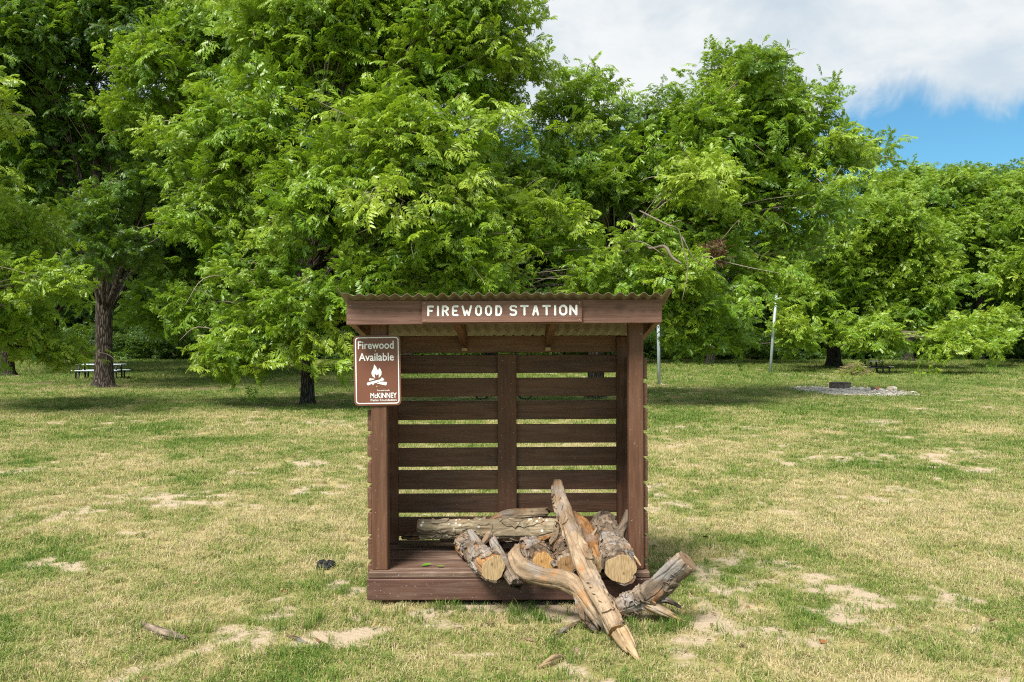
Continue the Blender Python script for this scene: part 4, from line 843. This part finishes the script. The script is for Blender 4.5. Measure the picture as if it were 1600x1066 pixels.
bark_strip('broken stub of dark wood in the middle of the pile', [(846, 852, 5.85), (872, 848, 5.80), (882, 846, 5.78)], .035, 'grey', 26, curl=1.2)
log('thin crooked grey branch slanting behind the brown sawn end', [[(858, 838, 5.86, .012), (872, 846, 5.76, .020), (884, 842, 5.72, .024), (898, 852, 5.66, .016)]], 'grey', seed=51, ragged=[(0, -1)], rough=.16)
log('slim dark branch lying deep under the lichen log', [[(690, 844, 6.12, .014), (740, 846, 6.05, .020), (800, 850, 6.0, .022), (850, 846, 5.95, .018)]], 'dark', seed=52, ragged=[(0, 0)], rough=.15)
log('short tan forked stick wedged between leaning branch and thick log', [[(905, 826, 5.80, .016), (912, 848, 5.66, .022), (906, 872, 5.52, .018)], [(912, 848, 5.66, .016), (926, 836, 5.70, .012), (932, 826, 5.74, .007)]], 'tan', seed=53, ragged=[(0, 0), (1, -1)], rough=.15)
log('broken grey knot of wood between the lichen log and leaning branch', [[(862, 848, 5.78, .022), (870, 838, 5.76, .034), (872, 824, 5.76, .026)]], 'tan', seed=54, ragged=[(0, 0), (0, -1)], rough=.22)
log('thin splinter sticking out beside the thick sawn end', [[(985, 862, 5.36, .012), (994, 874, 5.28, .010), (1001, 884, 5.22, .004)]], 'raw', seed=55, ragged=[(0, -1)], rough=.15, sides=10)
log('narrow broken branch lying on the ground behind the forked stump', [[(1010, 944, 5.30, .014), (1040, 938, 5.28, .018), (1062, 948, 5.2, .010)]], 'grey', seed=56, ragged=[(0, -1)], rough=.15, sides=12)
# pieces lying on the grass
def gpt(px, py, lift): p = on_ground(px, py); Y = p.y; return (px, HOR + (EYE - p.z - lift) * F / Y, Y)
def glog(label, pts, mat, seed, **k):
    return log(label, [[(*gpt(px, py, r * .7), r) for px, py, r in pts]], mat, seed=seed, group='pieces of wood on the grass', **k)
glog('pale weathered bent stick lying on the grass at lower left', [(220, 976, .010), (236, 987, .026), (262, 998, .030), (288, 1003, .020)], 'grey', 31, name='stick', ragged=[(0, 0), (0, -1)], cat='stick', rough=.18)
glog('flat pale wood chip on the grass below the pile', [(842, 1046, .012), (858, 1040, .026), (872, 1033, .022), (882, 1029, .008)], 'raw', 32, name='wood_chip', cat='wood chip', sides=10, rough=.25)
glog('black charred lump on the grass left of the shed', [(497, 891, .012), (503, 888, .030), (511, 890, .024), (517, 887, .034), (523, 887, .014)], 'black', 33, name='charred_lump', cat='charcoal', sides=10, rough=.35)
glog('thin dark twig left of the bare sandy patch', [(448, 994, .006), (462, 1000, .010), (480, 1006, .004)], 'dark', 34, name='twig', cat='twig', sides=8, rough=.2)
glog('short dark twig at the edge of the bare sandy patch', [(492, 998, .004), (502, 1006, .008), (514, 1012, .004)], 'dark', 35, name='twig', cat='twig', sides=8, rough=.2)
glog('small grey stick under the left corner of the shed', [(578, 1016, .006), (590, 1010, .010), (598, 1005, .005)], 'grey', 36, name='twig', cat='twig', sides=8, rough=.2)
glog('dark broken branch on the ground beneath the hooked branch', [(862, 1000, .012), (880, 990, .020), (896, 980, .016), (908, 972, .008)], 'dark', 37, name='stick', cat='stick', sides=10, rough=.2)
glog('tan chip of bark beside the dark broken branch', [(892, 1016, .008), (900, 1022, .018), (908, 1030, .008)], 'tan', 38, name='wood_chip', cat='wood chip', sides=10, rough=.25)

def leaf_object(label, px, py, Y, L, c, rot, grp='fallen leaves', curl=.3):
    v = []; f = []; n = 6
    for i in range(n + 1):
        t = i / n; w = L * .22 * math.sin(math.pi * min(.98, t * .95 + .03)); z = curl * L * (t - .5) ** 2 + .004
        v += [((t - .5) * L, -w, z + w * .4), ((t - .5) * L, 0, z), ((t - .5) * L, w, z + w * .4)]
    for i in range(n):
        for k in (0, 1): a = 3 * i + k; f.append((a, a + 1, a + 4, a + 3))
    o = link('leaf', mesh_from('leaf', v, f, True), None, flat_mat('leaf_tone', c, .5, .3)); o.location = at(px, py, Y); o.rotation_euler = rot; tag(o, label, 'leaf', grp); return o
dk = lambda px, py: (px, py, (EYE - .222) * F / (py - HOR))
leaf_object('small green leaf on the deck boards left of the logs', *dk(666, 884), .07, (.10, .22, .02), (.2, -.1, .4)); leaf_object('thin green leaf scrap on the deck beside the small leaf', *dk(688, 886), .055, (.14, .22, .03), (.1, .1, .1))
g_ = on_ground(1282, 1006); leaf_object('curled reddish brown dead leaf on the grass at lower right', 1282, 1004, g_.y, .07, (.26, .09, .025), (.6, .3, .5), curl=1.2)

# stones and crumbs of earth on the bare ground
def crumbs():
    nr = np.random.RandomState(9); v = []; f = []
    for _ in range(1400):
        y = nr.uniform(4, 9); x = nr.uniform(-.63 * y, .63 * y)
        if bare(np.array([x]), np.array([y]))[0] < .3 and nr.rand() > .12: continue
        if abs(x + .02) < .95 and 5.4 < y < 6.4: continue
        r = .004 + .010 * nr.rand() ** 3; z = float(gz(x, y)); b = len(v)
        for d in ((1, 0, 0), (0, 1, 0), (-1, 0, 0), (0, -1, 0), (0, 0, .8), (0, 0, -.6)): v.append((x + d[0] * r * nr.uniform(.6, 1.6), y + d[1] * r * nr.uniform(.6, 1.4), z + d[2] * r * nr.uniform(.5, 1.2)))
        f += [(b + i, b + (i + 1) % 4, b + 4) for i in range(4)] + [(b + (i + 1) % 4, b + i, b + 5) for i in range(4)]
    o = link('ground_crumbs', mesh_from('ground_crumbs', v, f), None, flat_mat('earth_crumb', (.27, .215, .155), .95, .1, 0, .6, 2.5)); tag(o, 'little stones and crumbs of earth on the bare ground', kind='stuff')
crumbs()

# ------------------------------------------------------------------ far lawn furniture
def picnic_table(label, base, rz, length, top_mat, group='picnic tables on the lawn'):
    root = empty('picnic_table', base, (0, 0, rz)); tag(root, label, 'picnic table', group); h = length / 2
    for k in range(5): y = -.36 + k * .155; link('table_plank', box_mesh('table_plank', -h, h, y, y + .14, .715, .76, .006), root, top_mat)
    for s in (-1, 1):
        for k in (0, 1): y = s * (.60 + .14 * k); link('seat_plank', box_mesh('seat_plank', -h, h, min(y, y + s * .13), max(y, y + s * .13), .42, .46, .006), root, top_mat)
        x = s * (h - .25)
        for q in (-1, 1):
            mb = MB(); mb.tube([(x, q * .30, .71), (x, q * .32, .4), (x, q * .38, .03), (x, q * .50, -.02)], [.045] * 4, 8); link('leg', mb.build('leg'), root, BLACK)
            mb = MB(); mb.tube([(x, q * .68, .42), (x, q * .68, .0)], [.045] * 2, 8); link('seat_post', mb.build('seat_post'), root, BLACK)
        mb = MB(); mb.tube([(x, -.72, .39), (x, .72, .39)], [.035] * 2, 8); link('cross_bar', mb.build('cross_bar'), root, BLACK)
    return root
picnic_table('pale topped picnic table behind the thick dark trunk', tuple(on_ground(157, 592.5)), math.radians(3), 2.3, PALE_TOP)
picnic_table('dark picnic table seen end on beside the brush pile', tuple(on_ground(1365, 584.5)), math.radians(80), 1.9, flat_mat('grey_plank', (.16, .17, .17), .6, .3))
def bench():
    b = on_ground(787, 624.5); root = empty('bench', tuple(b)); tag(root, 'black tube legged bench glimpsed through the back slats', 'bench')
    for k in range(3): link('seat_plank', box_mesh('seat_plank', -.9, .9, -.2 + k * .14, -.08 + k * .14, .42, .45, .006), root, BLACK)
    for x in (-.68, .68):
        pts = [(x - .2, 0, .42), (x - .2, 0, .16), (x - .12, 0, .04), (x, 0, .025), (x + .12, 0, .04), (x + .2, 0, .16), (x + .2, 0, .42)]
        mb = MB(); mb.tube([p[:3] for p in catmull(pts, 4)], [.03] * 25, 8); link('leg', mb.build('leg'), root, BLACK)
bench()
def pole(label, px, py, top, r):
    b = on_ground(px, py); t = at(*top, b.y); root = empty('metal_pole', tuple(b)); tag(root, label, 'pole', 'steel poles on the lawn'); e = t - b
    mb = MB(); mb.tube([Vector((0, 0, -.2)), e * .5, e], [r, r, r * .92], 14); link('shaft', mb.build('shaft'), root, GALV)
    mb = MB(); mb.tube([e - Vector((.02, 0, .02)), e + Vector((.01, 0, .05))], [r * 1.15, r * .9], 14); link('cap', mb.build('cap'), root, GALV)
    mb = MB(); mb.tube([e - Vector((0, 0, .28)), e - Vector((-.3, 0, .2))], [.03, .03], 8); link('bracket', mb.build('bracket'), root, GALV)
pole('leaning pale steel pole standing alone on the far lawn', 1203, 583, (1213, 460), .085); pole('upright grey steel pole just right of the shed', 1030, 601, (1028, 470), .07)
# fire pit
def fire_pit():
    c = GRAVEL_C; n = 64; v = [(0, 0, .018)]; f = []
    for ring, s in ((1, .35), (2, .7), (3, .92), (4, 1.0)):
        for k in range(n):
            a = 6.28318 * k / n; w = 1 + (float(fbm(math.cos(a) * 1.7 + 5, math.sin(a) * 1.7, 71, 3)) - .5) * .5; x = 1.85 * s * w * math.cos(a); y = 3.3 * s * w * math.sin(a)
            v.append((x, y, (.014 if ring < 4 else -.03) + float(gz(c.x + x, c.y + y)) - c.z + (.008 * math.sin(x * 5) * math.cos(y * 4) if ring < 4 else 0)))
    f = [(0, 1 + k, 1 + (k + 1) % n) for k in range(n)]
    for r in range(3): f += [(1 + r * n + k, 1 + (r + 1) * n + k, 1 + (r + 1) * n + (k + 1) % n, 1 + r * n + (k + 1) % n) for k in range(n)]
    M = Mat('gravel', .95, .1); co = M.coord((1, 1, 1)); n1 = M.noise(co, 11, 5, .7); n2 = M.noise(co, 2.5, 4)
    cc = M.mix(M.ramp(n1, .35, .65), (.33, .30, .25), (.58, .54, .46)); M.color(M.mix(M.ramp(n2, .5, .68, 0, .7), cc, (.12, .11, .10))); M.bump(n1, .8, .05)
    o = link('gravel_bed', mesh_from('gravel_bed', v, f, True), None, M.m); o.location = c; tag(o, 'pale gravel bed round the fire ring', kind='structure')
    r = on_ground(1318, 608); root = empty('fire_ring', (r.x, r.y + .35, r.z + .03)); tag(root, 'rusty grey steel fire ring on the gravel bed', 'fire ring'); root.scale = (1.0, 1.0, 1.0)
    steel = flat_mat('burnt_steel', (.13, .105, .09), .7, .3, .3, .5, 14); R_, h_, t_ = .40, .20, .012; v = []; f = []
    for rr, z in ((R_, 0), (R_, h_), (R_ - t_, h_), (R_ - t_, 0)): v += [(rr * math.cos(6.28318 * k / 40), rr * math.sin(6.28318 * k / 40), z) for k in range(40)]
    for s in range(3): f += [(s * 40 + k, s * 40 + (k + 1) % 40, (s + 1) * 40 + (k + 1) % 40, (s + 1) * 40 + k) for k in range(40)]
    link('ring_wall', mesh_from('ring_wall', v, f), root, steel)
    mb = MB(); mb.tube([(R_ * math.cos(6.28318 * k / 40), R_ * math.sin(6.28318 * k / 40), h_) for k in range(41)], [.016] * 41, 6, False); link('rim', mb.build('rim'), root, steel)
    v = [(0, 0, .05)] + [((R_ - .02) * math.cos(6.28318 * k / 24), (R_ - .02) * math.sin(6.28318 * k / 24), .03) for k in range(24)]; link('ash', mesh_from('ash', v, [(0, 1 + k, 1 + (k + 1) % 24) for k in range(24)]), root, flat_mat('ash_grey', (.10, .095, .09), .95, .1, 0, .5, 12))
    rnd = random.Random(8)
    for i, (px, py, s, c_, lb) in enumerate([(1346, 610.5, .10, (.55, .53, .48), 'white stone nearest the fire ring'), (1356, 612, .09, (.30, .28, .26), 'grey stone between white stone and burnt log end'), (1364, 610.5, .09, (.08, .07, .07), 'black charred block on the gravel'), (1371, 610.5, .11, (.30, .12, .07), 'reddish brick chunk among the pale stones'), (1376, 612.5, .09, (.50, .47, .42), 'pale stone just right of the red chunk'), (1391, 611, .12, (.46, .38, .28), 'tan stone in the row right of the fire ring'), (1396, 610, .11, (.58, .52, .42), 'cream stone ending the row at right')]):
        bm = bmesh.new(); bmesh.ops.create_icosphere(bm, subdivisions=2, radius=1)
        for q in bm.verts: q.co = Vector((q.co.x * s * 1.3, q.co.y * s, max(-.3, q.co.z) * s * .9)) * (1 + .5 * (float(fbm(q.co.x * 1.4 + i * 7, q.co.y * 1.4 + q.co.z * 2, i, 2)) - .5))
        me = bpy.data.meshes.new('stone'); bm.to_mesh(me); bm.free(); p = on_ground(px, py); o = link('stone', me, None, flat_mat('stone_tone', c_, .9, .15, 0, .3)); o.location = (p.x, p.y, p.z + .03 + s * .25); o.rotation_euler = (0, 0, rnd.uniform(0, 6)); tag(o, lb, 'stone', 'stones beside the fire ring')
fire_pit()
def brush_pile():
    b = on_ground(1336, 586.5); root = empty('brush_pile', tuple(b)); tag(root, 'heap of cut brush under the broad low pecan', 'brush pile'); rnd = random.Random(3); mb = MB(); P = []; R = []; S = []; T = []
    for k in range(230):
        x = rnd.gauss(0, .42); y = rnd.gauss(0, .35); h = .72 * math.exp(-(x * x / .45 + y * y / .4)) * rnd.random(); a = rnd.uniform(0, 6.28); L = rnd.uniform(.3, .9); d = Vector((math.cos(a), math.sin(a), rnd.uniform(-.25, .35)))
        c = Vector((x, y, h + .04)); mb.tube([c - d * L / 2, c + Vector((0, 0, .04)), c + d * L / 2], [.012, .010, .004], 4, False)
        if k % 22 == 0: P.append(c - Vector((0, 0, .05))); R.append((rnd.uniform(-1, 1), rnd.uniform(-.5, .8), a)); S.append(rnd.uniform(.2, .3)); T.append(rnd.uniform(.75, .9))
    tag(link('cut_twigs', mb.build('cut_twigs'), root, flat_mat('dry_brush', (.24, .20, .10), .9, .1)), kind='stuff')
    o = points_object('withered_leaves', P, R, S, T, np.random.RandomState(1).randint(0, 12, len(P)), SPRAY_GROUP, root); tag(o, kind='stuff'); o.data.materials.append(LEAF)
brush_pile()

def debris():
    nr = np.random.RandomState(19); v = []; f = []
    for _ in range(150):
        x = nr.normal(.35, .75); y = nr.normal(5.05, .3)
        if y > 5.38 and abs(x) < 1: continue
        L = .015 + .05 * nr.rand() ** 2; w = L * nr.uniform(.12, .4); a = nr.uniform(0, 6.28); z = float(gz(x, y)) + .012; b = len(v); c_, s_ = math.cos(a), math.sin(a); t = nr.uniform(-.3, .3)
        for dx, dy, dz in ((-1, -1, 0), (1, -.6, t), (1.1, .5, t), (-.9, 1, 0), (-.8, -.7, .25), (.9, -.4, t + .2), (.9, .4, t + .2), (-.7, .7, .25)): v.append((x + (dx * L * c_ - dy * w * s_) * .5, y + (dx * L * s_ + dy * w * c_) * .5, z + dz * L * .5))
        f += [(b, b + 3, b + 2, b + 1), (b + 4, b + 5, b + 6, b + 7)] + [(b + i, b + (i + 1) % 4, b + 4 + (i + 1) % 4, b + 4 + i) for i in range(4)]
    o = link('wood_debris', mesh_from('wood_debris', v, f), None, flat_mat('bark_crumbs', (.22, .155, .10), .9, .1, 0, .6, 3.0)); tag(o, 'bark crumbs and splinters scattered before the shed', kind='stuff')
debris()
def pebbles():
    nr = np.random.RandomState(29); v = []; f = []
    for _ in range(900):
        a = nr.uniform(0, 6.283); q = nr.uniform(.1, 1.12) ** .6; x = GRAVEL_C.x + 1.9 * q * math.cos(a); y = GRAVEL_C.y + 3.3 * q * math.sin(a); r = .015 + .04 * nr.rand() ** 2; z = float(gz(x, y)) + .03; b = len(v)
        for d in ((1, 0, 0), (0, 1, 0), (-1, 0, 0), (0, -1, 0), (0, 0, .8), (0, 0, -.6)): v.append((x + d[0] * r * nr.uniform(.6, 1.6), y + d[1] * r * nr.uniform(.6, 1.4), z + d[2] * r * nr.uniform(.5, 1.2)))
        f += [(b + i, b + (i + 1) % 4, b + 4) for i in range(4)] + [(b + (i + 1) % 4, b + i, b + 5) for i in range(4)]
    o = link('gravel_stones', mesh_from('gravel_stones', v, f), None, flat_mat('gravel_stone', (.44, .405, .35), .95, .1, 0, .6, 3.0)); tag(o, 'loose gravel stones round the fire ring', kind='stuff')
pebbles()

def fallen_leaves():
    nr = np.random.RandomState(39); v = []; f = []
    for _ in range(320):
        y = nr.uniform(4, 13); x = nr.uniform(-.62 * y, .62 * y)
        if abs(x + .02) < 1 and 5.4 < y < 6.4: continue
        L = nr.uniform(.025, .06); a = nr.uniform(0, 6.28); z = float(gz(x, y)) + nr.uniform(.012, .035); b = len(v); t = nr.uniform(-.5, .5, 4)
        for i, (dx, dy) in enumerate(((-.5, 0), (0, -.2), (.5, 0), (0, .2))): v.append((x + L * (dx * math.cos(a) - dy * math.sin(a)), y + L * (dx * math.sin(a) + dy * math.cos(a)), z + L * t[i] * .5))
        f += [(b, b + 1, b + 2), (b, b + 2, b + 3)]
    o = link('fallen_leaves', mesh_from('fallen_leaves', v, f), None, flat_mat('dry_leaf', (.20, .125, .06), .8, .2, 0, .7, 2.0)); tag(o, 'small dry leaves scattered over the lawn', kind='stuff')
fallen_leaves()
